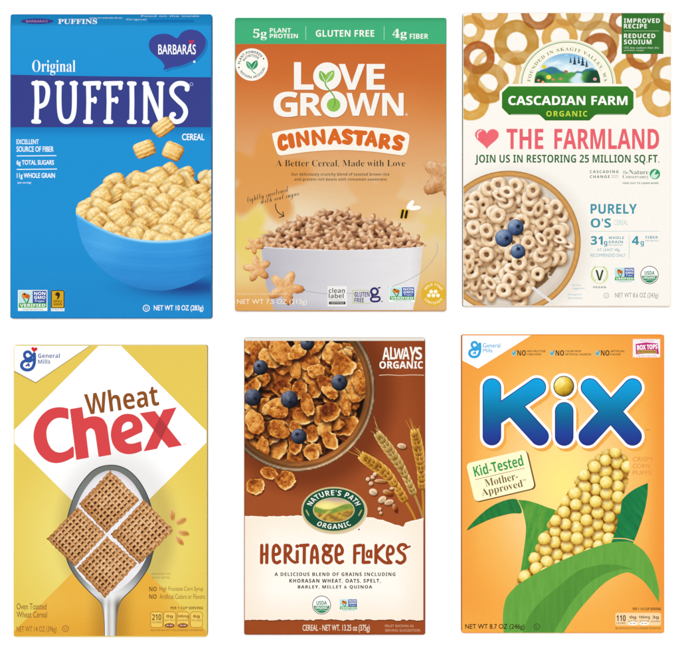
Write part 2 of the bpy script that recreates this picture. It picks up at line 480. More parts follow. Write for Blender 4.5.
# ---------------------------------------------------------------- carton
def carton(B, front, side, top=None, bottom=None, step=4):
    """folded card box: bevelled body, end flaps, and the printed front panel"""
    bm = bmesh.new()
    X0, X1 = (B.x0 - B.loc[0]) / 1000, (B.x1 - B.loc[0]) / 1000
    Y0, Y1 = (B.loc[1] - B.y1) / 1000, (B.loc[1] - B.y0) / 1000
    d = B.d / 1000; run, drop = B.ch[0] / 1000, B.ch[1] / 1000
    prof = [(Y0, 0), (Y1, 0), (Y1, d - drop), (Y1 - run, d), (Y0, d)] if run else [(Y0, 0), (Y1, 0), (Y1, d), (Y0, d)]
    lo = [bm.verts.new((X0, y, z)) for y, z in prof]; hi = [bm.verts.new((X1, y, z)) for y, z in prof]
    n = len(prof)
    bm.faces.new(lo[::-1]); bm.faces.new(hi)
    for i in range(n): bm.faces.new((lo[i], lo[(i + 1) % n], hi[(i + 1) % n], hi[i]))
    bmesh.ops.recalc_face_normals(bm, faces=bm.faces)
    bmesh.ops.bevel(bm, geom=[e for e in bm.edges if e.calc_face_angle(0) > 0.9], offset=0.0007, segments=3, affect='EDGES')
    me = bpy.data.meshes.new('carton'); 
    ca = bm.verts.layers.float_color.new('ink')
    for v in bm.verts:
        c = hx(side)
        if top and v.co.y > Y1 - 0.003: c = hx(top)
        if bottom and v.co.y < Y0 + 0.003: c = hx(bottom)
        v[ca] = (*(lin(c) * INK), 1)
    bm.to_mesh(me); bm.free(); me.materials.append(M_PRINT)
    o = bpy.data.objects.new('carton', me); COL.objects.link(o); o.parent = B.e
    # glued end flaps: a card layer with a tucked seam on each end
    for nm, yy, sg, c, zt in (('top_flap', Y1, 1, top or side, d - drop), ('bottom_flap', Y0, -1, bottom or side, d)):
        bm = bmesh.new(); t = 0.0004
        for z0, z1, tt in ((0.002, zt * 0.52, t), (zt * 0.522, zt - 0.0012, t * 0.6)):
            g = bmesh.ops.create_cube(bm, size=1)
            for v in g['verts']:
                v.co = ((X0 + 0.0015) if v.co.x < 0 else (X1 - 0.0015), yy + sg * (tt if v.co.y > 0 else 0.00002), z0 if v.co.z < 0 else z1)
        bmesh.ops.recalc_face_normals(bm, faces=bm.faces)
        ca = bm.verts.layers.float_color.new('ink')
        for v in bm.verts: v[ca] = (*(lin(hx(c)) * INK * 0.97), 1)
        me = bpy.data.meshes.new(nm); bm.to_mesh(me); bm.free(); me.materials.append(M_PRINT)
        o = bpy.data.objects.new(nm, me); COL.objects.link(o); o.parent = B.e
    p = B.part('front_panel')
    x0, x1, y0, y1 = B.x0 + 0.6, B.x1 - 0.6, B.y0 + (B.ch[0] or 0.6), B.y1 - 0.6
    nx, ny = int((x1 - x0) / step), int((y1 - y0) / step)
    p.grid(x0, y0, x1, y1, nx, ny, front)
    return p

# ---------------------------------------------------------------- marks used on several boxes
def flat(c):
    return lambda x, y: np.tile(hx(c), (len(x), 1))
def non_gmo(B, x0, y0, x1, y1):
    p = B.part('verification_badge')
    w, h = x1 - x0, y1 - y0
    X = lambda u: x0 + u * w
    Y = lambda v: y0 + v * h
    p.poly(rect(x0, y0, x1, y1), '#e9f3ee').poly(rect(X(.03), Y(.04), X(.49), Y(.62)), '#bfe0e2')
    p.poly(rect(X(.5), Y(.04), X(.97), Y(.62)), '#2c4fa0').poly(rect(X(.03), Y(.62), X(.97), Y(.84)), '#3f9e46')
    # butterfly on two blades of grass
    p.poly(sp([(X(.27), Y(.62)), (X(.13), Y(.3)), (X(.2), Y(.36)), (X(.3), Y(.62))]), '#3d9440').poly(sp([(X(.29), Y(.62)), (X(.42), Y(.22)), (X(.37), Y(.5)), (X(.33), Y(.62))]), '#2f7f38')
    p.poly(ell(X(.22), Y(.26), w * .09, h * .13, 14, rot=30), '#e08a2c').poly(ell(X(.32), Y(.3), w * .08, h * .12, 14, rot=-35), '#c9611f').poly(ell(X(.22), Y(.2), w * .04, h * .05, 10), '#3a2a20')
    p.text('NON', X(.55), Y(.09), X(.93), Y(.24), '#ffffff', 'sans').text('GMO', X(.55), Y(.28), X(.93), Y(.43), '#ffffff', 'sans').text('Project', X(.58), Y(.47), X(.9), Y(.6), '#ffffff')
    p.text('VERIFIED', X(.07), Y(.66), X(.93), Y(.8), '#ffffff', 'sans').text('nongmoproject.org', X(.16), Y(.87), X(.84), Y(.97), '#5a7a62')
    return p.done()
def usda(B, cx, cy, r):
    p = B.part('organic_seal')
    p.poly(ell(cx, cy, r), '#6f5a40').poly(ell(cx, cy, r * .92), '#ffffff')
    p.poly([q for q in ell(cx, cy, r * .85, n=40, a0=5, a1=175)], '#2f8a5c')
    p.text('USDA', cx - r * .55, cy - r * .45, cx + r * .55, cy - r * .02, '#22794c', 'sans', off=.01)
    p.text('ORGANIC', cx - r * .66, cy + r * .14, cx + r * .66, cy + r * .42, '#ffffff', 'sans')
    p.stroke([(cx - r * .6, cy + r * .62), (cx, cy + r * .52), (cx + r * .6, cy + r * .6)], r * .05, '#bfe0cc', False)
    return p.done()
def kosher(B, cx, cy, r, col, lw=.7):
    p = B.part('circled_letter')
    p.stroke(ell(cx, cy, r, n=28) + [(cx + r, cy)], lw, col).text('U', cx - r * .38, cy - r * .48, cx + r * .38, cy + r * .5, col)
    return p.done()
def script_g(B, x, y, s, col, heart=None):
    """looped initial of the maker: a small round loop over a deep bowl with a straight tail"""
    p = B.part('maker_emblem')
    T = lambda pts: [(x + a * s, y + b * s) for a, b in pts]
    p.stroke(T(sp([(10.6, 3.6), (9.2, 1.9), (6.6, 1.7), (4.6, 3.4), (4.6, 6.2), (6.4, 8.4), (9.4, 8.2), (12.2, 5.8), (14.2, 3.4)], False)), 2.9 * s, col)
    p.stroke(T(sp([(14.3, 3.6), (14.5, 9), (14, 14), (11.8, 18.2), (7.8, 19.8), (3.6, 18.8), (1.5, 15.8), (2.4, 12.4), (5.4, 10.6), (9.4, 11.0), (12.6, 9.4)], False)), 3.1 * s, col)
    p.stroke(T([(6.2, 15.6), (8.6, 13.8), (8.9, 15.8)]), 1.7 * s, col)
    if heart: p.poly(heart_pts(x + 14.2 * s, y - .4 * s, 6.2 * s, 5.6 * s, 6), heart)
    return p.done()
def heart_pts(cx, cy, w, h, rot=0):
    o = []
    for i in range(44):
        t = 2 * math.pi * i / 44
        o.append((cx + w / 2 * math.sin(t) ** 3, cy - h / 2 * (13 * math.cos(t) - 5 * math.cos(2 * t) - 2 * math.cos(3 * t) - math.cos(4 * t)) / 14.5 - h * .06))
    return rotp(o, cx, cy, rot)
def leaf(p, ax, ay, bx, by, w, col, vein=None):
    dx, dy = bx - ax, by - ay; l = math.hypot(dx, dy); nx, ny = -dy / l, dx / l
    f = lambda t, s: (ax + dx * t + nx * s * w, ay + dy * t + ny * s * w)
    p.poly(sp([f(0, 0), f(.25, .38), f(.55, .5), f(.85, .28), f(1, 0), f(.85, -.28), f(.55, -.5), f(.25, -.38)]), col)
    if vein: p.stroke([f(.02, 0), f(.85, 0)], l * .05, vein, False)

# ================================================================ 1. blue box, pillow cereal
def box_blue():
    R = random.Random(4)
    B = Box(10.3, 14, 211.6, 318, 56, 'bright blue cereal box with navy title band and blue bowl of golden pillow cereal', (12, 7.5))
    def front(x, y):
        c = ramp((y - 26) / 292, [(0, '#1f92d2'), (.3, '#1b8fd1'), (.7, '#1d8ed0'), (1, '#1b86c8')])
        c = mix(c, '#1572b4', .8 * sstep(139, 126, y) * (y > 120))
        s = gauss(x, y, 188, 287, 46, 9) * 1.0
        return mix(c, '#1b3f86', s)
    carton(B, front, '#1b80c0', '#1a7dbb').done()
    p = B.part('top_panel')
    p.grid(10.9, 14.5, 211, 26, 20, 6, lambda x, y: ramp((y - 14) / 12, [(0, '#1b82bd'), (.8, '#1c88c6'), (1, '#2593d2')])).done()
    q = B.part('top_panel_lettering', p)
    q.poly(ell(37, 21, 16.5, 2.9), '#39408c').text("BARBARA'S", 26, 19.8, 47.5, 22.2, '#c98fb0')
    q.text('PUFFINS', 58, 18.6, 97, 23.9, '#f2f6fa', 'serif', off=.012)
    q.text('crunchy corn cereal made with care', 89, 16.7, 122, 18.6, '#e8f2fa').text('Food on the inside', 141, 14.9, 199, 16.4, '#d5e8f5')
    q.text('Original', 126, 18.3, 146, 20.4, '#cfe5f4').poly(rect(148, 19.6, 194, 22.3), '#1472b8').done()
    p = B.part('title_band')
    band = [(10.9, 74.6), (60, 75.6), (110, 76.3), (160, 76.9), (211, 77.2), (211, 127.2), (10.9, 127.2)]
    p.fill(band, lambda x, y: mix('#37418a', '#333c86', fbm(x * .05, y * .05, 2)), 6).done()
    t = B.part('title_lettering', p)
    W = '#f7f8fb'
    def serif(x0, x1, y, w=4.4): t.stroke([(x0 + w / 2, y), (x1 - w / 2, y + .2)], w, W)
    # P
    t.stroke([(36.6, 82.5), (37, 102), (36.2, 121.5)], 4.7, W); serif(31.3, 42, 83.2, 4.2); serif(31.2, 41.2, 121.4, 4.2)
    t.stroke(sp([(39, 83.2), (44, 83.6), (47.4, 88), (47.6, 95.5), (45.4, 103), (41, 106), (38, 106.2)], False), 4.6, W)
    # U
    t.stroke(sp([(59.4, 83), (59.1, 98), (59.7, 112), (62, 119.5), (66.4, 121.6), (71, 119.5), (73.8, 112), (74.4, 98), (74.2, 83)], False), 4.8, W)
    serif(54.8, 64, 83.1, 4.2); serif(69.6, 78, 83.3, 4.2)
    # F F
    for dx, e in ((0, 0), (20.3, 3)):
        t.stroke([(88.4 + dx, 83.5), (88.7 + dx, 102), (88.2 + dx, 121.5)], 4.7, W); serif(83 + dx, 93 + dx, 121.6, 4.2)
        t.stroke([(85 + dx, 83.5), (99 + dx + e * .6, 83.1)], 4.4, W); t.stroke([(98.6 + dx + e * .6, 84), (98.2 + dx + e * .6, 88)], 4, W)
        t.stroke([(89 + dx, 100), (95 + dx + e * .4, 99.9)], 4.0, W); t.stroke([(95 + dx + e * .4, 98.2), (95 + dx + e * .4, 102)], 3.2, W)
    # I
    t.stroke([(131.8, 83.5), (132, 102), (131.7, 121.5)], 4.7, W); serif(127, 136.6, 83.4, 4.2); serif(127, 136.8, 121.7, 4.2)
    # N
    t.stroke([(145.6, 83.5), (145.4, 121.5)], 4.3, W); t.stroke([(146, 84), (160.8, 121)], 4.8, W); t.stroke([(161, 83.5), (160.7, 121)], 4.3, W)
    serif(142.2, 149, 83.4, 4.2); serif(142, 149.6, 121.7, 4.2); serif(156.6, 164.4, 83.5, 4.2)
    # S
    t.stroke(sp([(187, 89.2), (187, 85.8), (182.8, 83.4), (176.5, 84), (172, 88.6), (172.6, 94.5), (178, 100.5), (184, 106.5), (185.6, 113.2), (181.6, 120), (175.6, 121.6), (171.6, 118.4), (172, 114.8), (173.6, 114.4)], False), 4.7, W)
    t.stroke(ell(191.5, 84.2, 1.5, n=18) + [(193, 84.2)], .5, '#aeb5de').done()
    B.part('flavour_lettering').text('Original', 32.2, 60, 75.4, 75.2, W, 'serif', off=-.006).done()
    p = B.part('maker_badge')
    hp = [(148.8, 44), (150.6, 39), (155.6, 35.2), (163, 33.6), (170.5, 34.8), (177, 38.2), (180.4, 33.8), (185, 30.6), (191.5, 29.4), (199.5, 31.6), (205, 37.6), (205.8, 43), (203.4, 50.5), (196.4, 58.4), (188, 63), (180, 65.8), (171, 67.4), (163.4, 70), (164.4, 67), (163.8, 64.4), (160.6, 60), (152.6, 53.6), (149.6, 49)]
    hp = sp(hp, n=3)
    p.fill([(x + 2.2, y + 2.2) for x, y in hp], '#1a79bb', 8).poly(hp, '#3b4390')
    p.text("BARBARAS", 158.2, 44.4, 195.8, 54.4, W, 'plain', off=.012).text("'", 190, 43.6, 191.2, 47, W)
    p.poly(heart_pts(191.4, 42.2, 5.4, 4.8), '#c22b55').poly(ell(194.3, 61.7, 1.2, n=16), '#e8f2fa').done()
    p = B.part('claims_lettering'); W2 = '#eef6fb'
    p.text('EXCELLENT', 16.5, 139.3, 38.8, 144.2, W2, off=.02).text('SOURCE OF FIBER', 16.5, 146.3, 53.6, 151.8, W2, off=.02)
    p.text('6g TOTAL SUGARS', 16.5, 160, 54, 166.2, W2, off=.02).text('11g WHOLE GRAIN', 16.8, 173, 55, 179.4, W2, off=.02).text('(per serving)', 17.6, 181.6, 31, 184, W2, off=.01)
    p.stroke([(17, 155.9), (56, 155.6)], .9, W2).stroke([(17, 169.4), (56.6, 169)], .9, W2).done()
    B.part('cereal_lettering').text('CEREAL', 182, 133.6, 204.4, 140.2, W, off=.018).done()
    # bowl
    bowl = sp([(76.2, 214), (77.6, 226), (82.4, 243), (88.4, 254), (96, 263.4), (106.8, 272.8), (121, 281.6), (137.6, 287.8), (152, 290.2), (165, 290.4), (180, 287.4), (195, 281.8), (214, 271)], False, 8) + [(214, 196), (150, 190), (110, 197), (88, 204), (79, 210)]
    def bc(x, y):
        t = (y - 218 + 0.0016 * (x - 160) ** 2) / 72
        c = ramp(t, [(0, '#45a7e4'), (.25, '#3b9bdd'), (.6, '#2f8fd6'), (.9, '#2b86cc'), (1, '#2a7cc0')])
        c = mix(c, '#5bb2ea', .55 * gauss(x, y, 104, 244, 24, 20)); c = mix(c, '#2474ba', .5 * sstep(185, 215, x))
        yy = y + 0.0022 * (x - 160) ** 2
        rg = sum(np.exp(-((yy - k) / 1.1) ** 2) * a for k, a in ((252, .25), (259, -.22), (266, .2), (273, -.2), (280, .12)))
        return np.clip(c + 0.09 * rg[:, None] + 0.02 * (fbm(x * .08, y * .5, 3)[:, None] - .5), 0, 1)
    p = B.part('bowl_picture'); p.fill(bowl, bc, 1.8).done()
    # heap of pillows
    rim_y = lambda x: 241.6 - 27.5 * np.clip(np.abs((x - 160) / 84), 0, 1) ** 2.2
    sil = [(79, 216), (83, 206), (91, 196), (99, 184), (108, 177), (117, 172.5), (127, 171), (136.5, 168.8), (150.6, 161), (164.7, 159), (177, 165), (187.6, 169.7), (201.8, 172.4), (224, 176), (224, 245), (79, 245)]
    c = Canvas(76, 155, 211, 246, .4)
    gold = [(-.5, '#6b3f12'), (-.1, '#a96a22'), (.15, '#cb8f3a'), (.4, '#e0ae5a'), (.65, '#efc97c'), (.85, '#f7dfa2'), (1.1, '#fcf0cb')]
    base = inside(c.X, c.Y - 9, sil) & (c.X > 88); c.m |= base; c.rgb[base] = hx('#7a4c1a')
    pcs = []
    for row, yy in enumerate(np.arange(166, 248, 8.4)):
        for k in range(12):
            x = 84 + k * 15 + (row % 2) * 7.5 + R.uniform(-3.4, 3.4); y = yy + R.uniform(-3, 3)
            if inside(np.array(x), np.array(y - 5), sil): pcs.append((y, x))
    pcs.sort()
    for i, (y, x) in enumerate(pcs):
        a = R.choice([R.uniform(-.5, .5), R.uniform(.4, 1.1), R.uniform(-1.0, -.4)]); w, h = R.uniform(10.2, 13.2), R.uniform(7.0, 9.6)
        q = [(x + u * w * math.cos(a) - v * h * math.sin(a), y + u * w * math.sin(a) + v * h * math.cos(a)) for u, v in ((-1, -1), (1, -1), (1, 1), (-1, 1))]
        c.shadow(x, y, w, h, a, .6, .55, (.6, 1.8), (.55, .38, .18)); c.pillow(q, gold, i, R.choice([3, 4, 5]), R.uniform(.12, .34), R.uniform(2.4, 3.4), tex=.75)
    c.m &= c.Y < rim_y(c.X) + .6
    B.part('cereal_heap', p).canvas(c).done()
    q = B.part('bowl_rim', p)
    xs = np.linspace(76.8, 211, 60)
    q.stroke([(x, rim_y(x)) for x in xs], 2.0, lambda x, y: mix('#7fc4ef', '#a9dbf6', gauss(x, y, 150, 240, 40, 20)))
    q.stroke([(x, rim_y(x) + 1.5) for x in xs[1:]], 1.3, '#58b0e6').done()
    for i, qd in enumerate(([(149.2, 127.4), (166.8, 114.6), (176.4, 127.4), (159.4, 139.4)], [(131.3, 145), (151, 138.3), (157.5, 153), (138, 160.7)], [(167.4, 140), (186.1, 147.2), (178, 163.2), (160.4, 154.8)])):
        c = Canvas(126, 110, 192, 168, .4); c.pillow(qd, gold, 40 + i, 4, .42, 4.4, tex=.6)
        B.part('pillow_picture').canvas(c).done()
    non_gmo(B, 17.9, 290, 47.4, 311)
    p = B.part('grain_stamp')
    p.poly(rect(51, 290.2, 64.4, 311.2), '#e9f0f2').poly(rr(51, 290.2, 64.4, 308.2, 1), '#3a3520').poly(rr(51.9, 291, 63.5, 307.4, .8), '#d8a51c')
    p.poly(sp([(57.6, 292), (60, 294), (59, 298), (56.6, 299.4), (57.6, 296.6), (55, 294.6)]), '#33290f').text('WHOLE', 53.4, 300, 62, 302.4, '#33290f', 'sans').text('GRAIN', 53.4, 303, 62, 305.4, '#33290f', 'sans').text('EAT 48g OR MORE', 52, 308.8, 63.4, 310.6, '#4d5a60').done()
    kosher(B, 146.3, 308.2, 3.1, W, .7)
    B.part('net_weight_lettering').text('NET WT 10 OZ (283g)', 153.8, 305.2, 203.4, 312, W, off=.012).done()

# ================================================================ 2. orange box with green header, star cereal
def box_orange():
    R = random.Random(9)
    B = Box(235, 18, 446.4, 310.6, 58, 'orange cereal box with green header strip and white bowl of brown star cereal')
    star5 = lambda cx, cy, r, rot, dp=.5: [(cx + (r if i % 2 == 0 else r * dp) * math.sin(math.radians(rot + 36 * i)), cy - (r if i % 2 == 0 else r * dp) * math.cos(math.radians(rot + 36 * i))) for i in range(10)]
    def soft_star(x, y, cx, cy, r, rot, soft):
        th = np.arctan2(x - cx, -(y - cy)) - math.radians(rot); rho = np.hypot(x - cx, y - cy) / r
        arm = np.abs(np.mod(th / (2 * math.pi / 5) + .5, 1) - .5) * 2
        return sstep(1 + soft, 1 - soft, rho / (.76 + .24 * np.cos(arm ** 1.3 * math.pi)))
    def front(x, y):
        c = ramp((y - 44) / 266, [(0, '#c5622a'), (.12, '#cb6c30'), (.25, '#d58648'), (.36, '#da9a62'), (.5, '#dfb07c'), (.62, '#e2c194'), (.75, '#e4cb9c'), (.88, '#e2c083'), (1, '#dfab62')])
        c = mix(c, '#c76a2d', .4 * sstep(405, 447, x) * sstep(150, 60, y))
        c = mix(c, '#eadcc0', .8 * gauss(x, y, 290, 222, 46, 26)); c = mix(c, '#ecdcb4', .5 * gauss(x, y, 395, 215, 30, 18))
        c = mix(c, '#db9244', .8 * soft_star(x, y, 264, 178, 48, 8, .16)); c = mix(c, '#dfa05a', .45 * soft_star(x, y, 378, 205, 40, 30, .2))
        c = mix(c, '#e4cb5c', .8 * soft_star(x, y, 246, 238, 34, 28, .3)); c = mix(c, '#e3c34c', .35 * soft_star(x, y, 436, 224, 18, 5, .45))
        c = mix(c, '#ead98e', .5 * gauss(x, y, 240, 275, 18, 24)); c = mix(c, '#dd9a4c', .8 * gauss(x, y, 238, 308, 34, 18)); c = mix(c, '#dcb27c', .6 * gauss(x, y, 446, 300, 14, 30))
        return c
    carton(B, front, '#bb6a34', '#37a36c', '#d8a566', 3).done()
    p = B.part('header_strip'); p.grid(235.6, 18.6, 445.8, 44, 20, 6, lambda x, y: ramp((y - 18) / 26, [(0, '#37996a'), (.2, '#40ad78'), (1, '#3faf78')])).done()
    q = B.part('header_lettering', p); W = '#f4f5ee'
    q.text('5g', 253.2, 29, 266.8, 40.2, W, 'serif').text('PLANT', 269.8, 28.2, 290.9, 32.6, W, 'sans').text('PROTEIN', 269.8, 33.8, 297.9, 38.2, W, 'sans')
    q.text('GLUTEN FREE', 315.8, 30, 374.2, 36.8, W, 'sans').text('4g', 392.4, 29, 406.8, 40.2, W, 'serif').text('FIBER', 409.7, 33.8, 428.2, 38.8, W, 'sans')
    q.poly(rect(305.5, 26.4, 306.1, 39.8), '#a9dcc2').poly(rect(383.8, 26.4, 384.4, 39.8), '#a9dcc2').done()
    p = B.part('nutrition_badge')
    p.poly(ell(251.8, 64.6, 16.2, n=48), '#f7f5ec').arc('PLANT-POWERED', 251.8, 64.6, 11.4, 11.4, 183, 322, 2.6, '#1e2a22', off=.01).arc('NUTRITION', 251.8, 64.6, 7.9, 7.9, 205, 318, 2.4, '#1e2a22', off=.01).arc('NOTHING ARTIFICIAL', 251.8, 64.6, 13.8, 13.8, 150, 12, -2.5, '#1e2a22', off=.01)
    p.poly(ell(239, 67.6, .8, n=10), '#1e2a22').poly(ell(263.6, 58.8, .8, n=10), '#1e2a22')
    leaf(p, 252, 69.6, 246.6, 61.4, 5, '#3fa070', '#dff0e6'); leaf(p, 252.2, 69.6, 257, 60.4, 6, '#2f9060', '#dff0e6'); p.stroke(sp([(252, 68.6), (252.6, 71.4), (255.8, 73.6)], False), .8, '#3fa070').done()
    # brand name with sprouting Os
    p = B.part('brand_lettering'); W = '#f3f0ea'
    def shadowed(s, x0, y0, x1, y1, off, sh='#b25a26'):
        p.text(s, x0 + .4, y0 + .6, x1 + .4, y1 + .6, sh, 'sans', off=off).text(s, x0, y0, x1, y1, W, 'sans', off=off)  # drop shadow printed as a darker offset copy of the letters
    shadowed('L', 294, 62.2, 313.6, 89.8, .012); shadowed('V', 338.8, 64, 364.8, 89.8, .006); shadowed('E', 366.6, 64, 384.8, 89.8, .012)
    p.poly(ell(327.4, 76.9, 14.1, n=48), '#b25a26').poly(ell(327.2, 76.4, 14, n=48), W)
    shadowed('G', 273.6, 91.7, 297.6, 117, .014); shadowed('R', 300.4, 93, 321.8, 115.8, .012); shadowed('W', 346.4, 93, 380.2, 115.8, .004); shadowed('N', 382.2, 93, 403.6, 115.8, .012)
    p.poly(ell(334.2, 104.8, 13.4, n=48), '#b25a26').poly(ell(334, 104.3, 13.2, n=48), W); p.stroke(ell(406.4, 114.6, .9, n=14) + [(407.3, 114.6)], .4, W).done()
    q = B.part('sprout_emblem', p)
    q.poly(ell(333.6, 105, 6.8, n=32), '#8cc152'); leaf(q, 325.4, 82.4, 320, 71, 7, '#7db548', '#f3f0ea'); leaf(q, 325.6, 82.4, 333.8, 70.6, 8, '#8cc152', '#f3f0ea')
    q.stroke(sp([(325, 82), (326.4, 86.4), (331, 92), (334.4, 97.4), (335, 104), (333, 107.6)], False), 1.3, '#6fa53f').done()
    # arched plate
    p = B.part('flavour_plate')
    pl = sp([(272.6, 137), (275, 132.6), (300, 128.4), (341, 126), (380, 128.2), (403.5, 132), (408.6, 134.6), (409.2, 139), (406.6, 151.6), (402.6, 155.2), (396, 154.6), (370, 151.4), (341, 150), (312, 151.4), (286, 154.8), (280, 155.2), (276.6, 151.6)], n=5)
    p.poly([(x, y + .9) for x, y in pl], '#c9905c').poly(pl, '#f6f0e4').done()
    q = B.part('flavour_lettering', p); O = '#d7651e'; w = 5.4
    S = lambda pts, ww=w: q.stroke(sp(pts, False) if len(pts) > 4 else pts, ww * 1.16, O, w1=ww * 1.1)
    S([(285, 138.4), (283.6, 136.2), (280.9, 137.6), (279.9, 142.6), (280.9, 147.4), (283.8, 148.4), (286.2, 146.4)], 4.4)
    S([(290.4, 136.2), (292.2, 145.6)])
    S([(299.2, 145.2), (297.9, 134), (307.4, 143.4), (306.2, 132.4)], 4.2); S([(314.6, 143.6), (313.6, 132.2), (323.6, 142.2), (322.8, 131.2)], 4.2)
    S([(330, 142.4), (334.6, 130.8), (339.4, 142.2)], 4.2); S([(332, 139), (337, 138.8)], 3)
    S([(351, 132.6), (347, 131), (344, 133.4), (346.6, 136.8), (350.6, 139.2), (348.6, 142.6), (344.2, 141.8)], 4.2)
    S([(355.6, 132.4), (365.2, 133)], 4.2); S([(360, 133.6), (359.2, 143)])
    S([(366.8, 144), (371.8, 132.8), (375.2, 145)], 4.2); S([(369.4, 141), (373.4, 141.2)], 3)
    S([(380.6, 146.8), (382, 135.6)], 4.2); S([(382, 135.8), (387, 136.4), (388, 139.6), (385, 142), (381.8, 141.8)], 3.8); S([(384.4, 142.4), (388, 147.4)], 4)
    S([(402.6, 139), (399, 137), (395.4, 138.6), (397, 142.4), (400.4, 144.8), (399, 148.4), (394, 147.4)], 4.2)
    q.done()
    D = '#262a20'
    p = B.part('tagline_lettering').text('A Better Cereal, Made with Love', 276, 159.9, 405.2, 167.4, D, 'serif', off=-.012).done()
    p = B.part('description_lettering').text('Our deliciously crunchy blend of toasted brown rice', 291.2, 172.7, 389.4, 176.6, D, 'sans', off=-.012).text('and protein-rich beans with cinnamon sweetness', 294.4, 177.8, 386.8, 181.6, D, 'sans', off=-.012).done()
    p = B.part('handwritten_note')
    p.text('lightly sweetened', 246.6, 191.6, 289.4, 199.6, D, 'script', rot=-15, off=-.006).text('with real sugar', 260.4, 194.6, 299.4, 202.2, D, 'script', rot=-13, off=-.006)
    p.stroke(sp([(275.6, 204), (275.8, 208), (278.4, 212.6), (283.6, 216)], False), .9, D).stroke([(279.4, 217.4), (283.9, 216.3), (282.8, 211.8)], .9, D).done()
    # bee
    p = B.part('bee_picture')
    p.fill(ell(410.2, 204.8, 2.3, 5.6, 24, rot=38), lambda x, y: mix('#f7f3e6', '#ffffff', fbm(x, y)), 1.5).poly(ell(414.6, 208, 6.2, 2.3, 24, rot=-6), '#fbf8f0')
    p.poly(rr(399.4, 208.8, 409.2, 219, 3), '#e2b63e').poly(rotp(rr(401, 209.4, 403.4, 218.6, .8), 402, 214, 12), '#1d1a15').poly(rotp(rr(405, 210.2, 407.6, 218.6, .8), 406.4, 214, 12), '#1d1a15').done()
    # bowl
    by = lambda x: 249.9 - 3.4 * np.clip(np.abs((x - 342) / 81), 0, 1) ** 2
    xs = np.linspace(261.2, 422.8, 50)
    bowl = [(x, by(x)) for x in xs] + [(420, 275), (413, 310), (274, 310), (266, 285)]
    p = B.part('bowl_picture')
    def bc(x, y):
        c = ramp((x - 261) / 162, [(0, '#bcb8c0'), (.15, '#c3c0c7'), (.4, '#d1cfd3'), (.7, '#dedcde'), (.92, '#e5e3e3'), (1, '#d8d2cf')])
        c = mix(c, '#a9a4b4', .5 * gauss(x, y, 266, 290, 14, 30)); c = mix(c, '#9a94a4', .35 * gauss(x, y, 300, 310, 50, 6))
        return np.clip(c + .02 * (fbm(x * .05, y * .3, 5)[:, None] - .5), 0, 1)
    p.fill(bowl, bc, 3)
    p.stroke(sp([(266, 276), (290, 287), (312, 292), (335, 294), (370, 292)], False), .5, '#a19cab').stroke(sp([(437, 243), (437.4, 250), (434, 258), (423, 271), (406, 281), (388, 288)], False), .5, '#a9a09a')
    p.stroke([(x, by(x) + .3) for x in xs], 1.1, '#e6e3e6', False).done()
    sil = sp([(262, 247), (263, 240.6), (271.4, 230), (279, 229), (286.6, 223.6), (295, 222), (302.7, 214.6), (311, 214.6), (318, 211), (328, 211.6), (337, 208.4), (346, 210.6), (353.5, 211.4), (363, 216.4), (373.8, 218.6), (382, 223), (390.7, 225.4), (399, 229), (407.6, 232), (414, 239), (422, 246.4)], False) + [(422, 252), (262, 252)]
    c = Canvas(258, 202, 426, 252, .4)
    brn = [(-.5, '#4a2412'), (-.1, '#824a2a'), (.2, '#a9693f'), (.45, '#c38a5c'), (.7, '#d6a87e'), (.95, '#e8c8a6'), (1.2, '#f4e2cc')]
    b0 = inside(c.X, c.Y, sil); b0 &= inside(c.X, c.Y - 5, sil); c.m |= b0; c.rgb[b0] = hx('#6d3d22')
    pc = []
    for row, yy in enumerate(np.arange(211, 258, 6.2)):
        for k in range(18):
            x = 261 + k * 10.0 + (row % 2) * 5.0 + R.uniform(-2, 2); y = yy + R.uniform(-1.6, 1.6)
            if inside(np.array(x), np.array(y - 2.0), sil): pc.append((y, x))
    pc.sort()
    for i, (y, x) in enumerate(pc):
        r = R.uniform(8.6, 11.6); a = R.uniform(0, 6)
        c.shadow(x, y, r * .8, r * .7, 0, .65, .5, (.3, 1.3), (.45, .28, .18)); c.star(x, y, r, a, brn, i, tex=.9, depth=R.uniform(.17, .24), squash=R.uniform(.5, .95), sang=R.uniform(-.8, .8))
    c.m &= c.Y < by(c.X)
    B.part('cereal_heap', p).canvas(c).done()
    tan = [(-.5, '#6e3a18'), (-.1, '#a8672f'), (.2, '#c58043'), (.45, '#d69a5c'), (.7, '#e4b27a'), (1, '#f0cda0')]
    for i, (x, y, r, a) in enumerate(((254.4, 245.4, 9.6, .3), (257.4, 268.8, 14.6, .75), (285.6, 288, 18.8, .1))):
        c = Canvas(236, 230, 312, 309.6, .4); c.star(x, y, r, a, tan, i + 4, tex=.7, depth=.25, squash=.95)
        B.part('star_picture').canvas(c).done()
    c = Canvas(415, 148, 445.8, 204, .4); c.star(446, 177, 26, -2.52, [(-.5, '#5e3015'), (-.1, '#935a30'), (.2, '#b1753f'), (.5, '#c68a55'), (.8, '#d9a878'), (1.1, '#e8c6a0')], 3, tex=.7, depth=.21)
    B.part('star_picture').canvas(c).done()
    p = B.part('net_weight_lettering').text('NET WT 7.5 OZ (213g)', 237, 299.2, 307, 305.4, '#f2ead8').text('ENLARGED TO SHOW TEXTURE. SERVING SUGGESTION', 237, 293.2, 288, 294.8, '#e8d9bb').done()
    p = B.part('clean_label_badge')
    p.poly(rect(327.6, 286.1, 346.8, 306.4), '#ecebe8').text('clean', 328.8, 288, 344.8, 293, '#24221f', 'sans', off=-.01).text('label', 328.8, 293.4, 343.6, 298.2, '#24221f', 'sans', off=-.01)
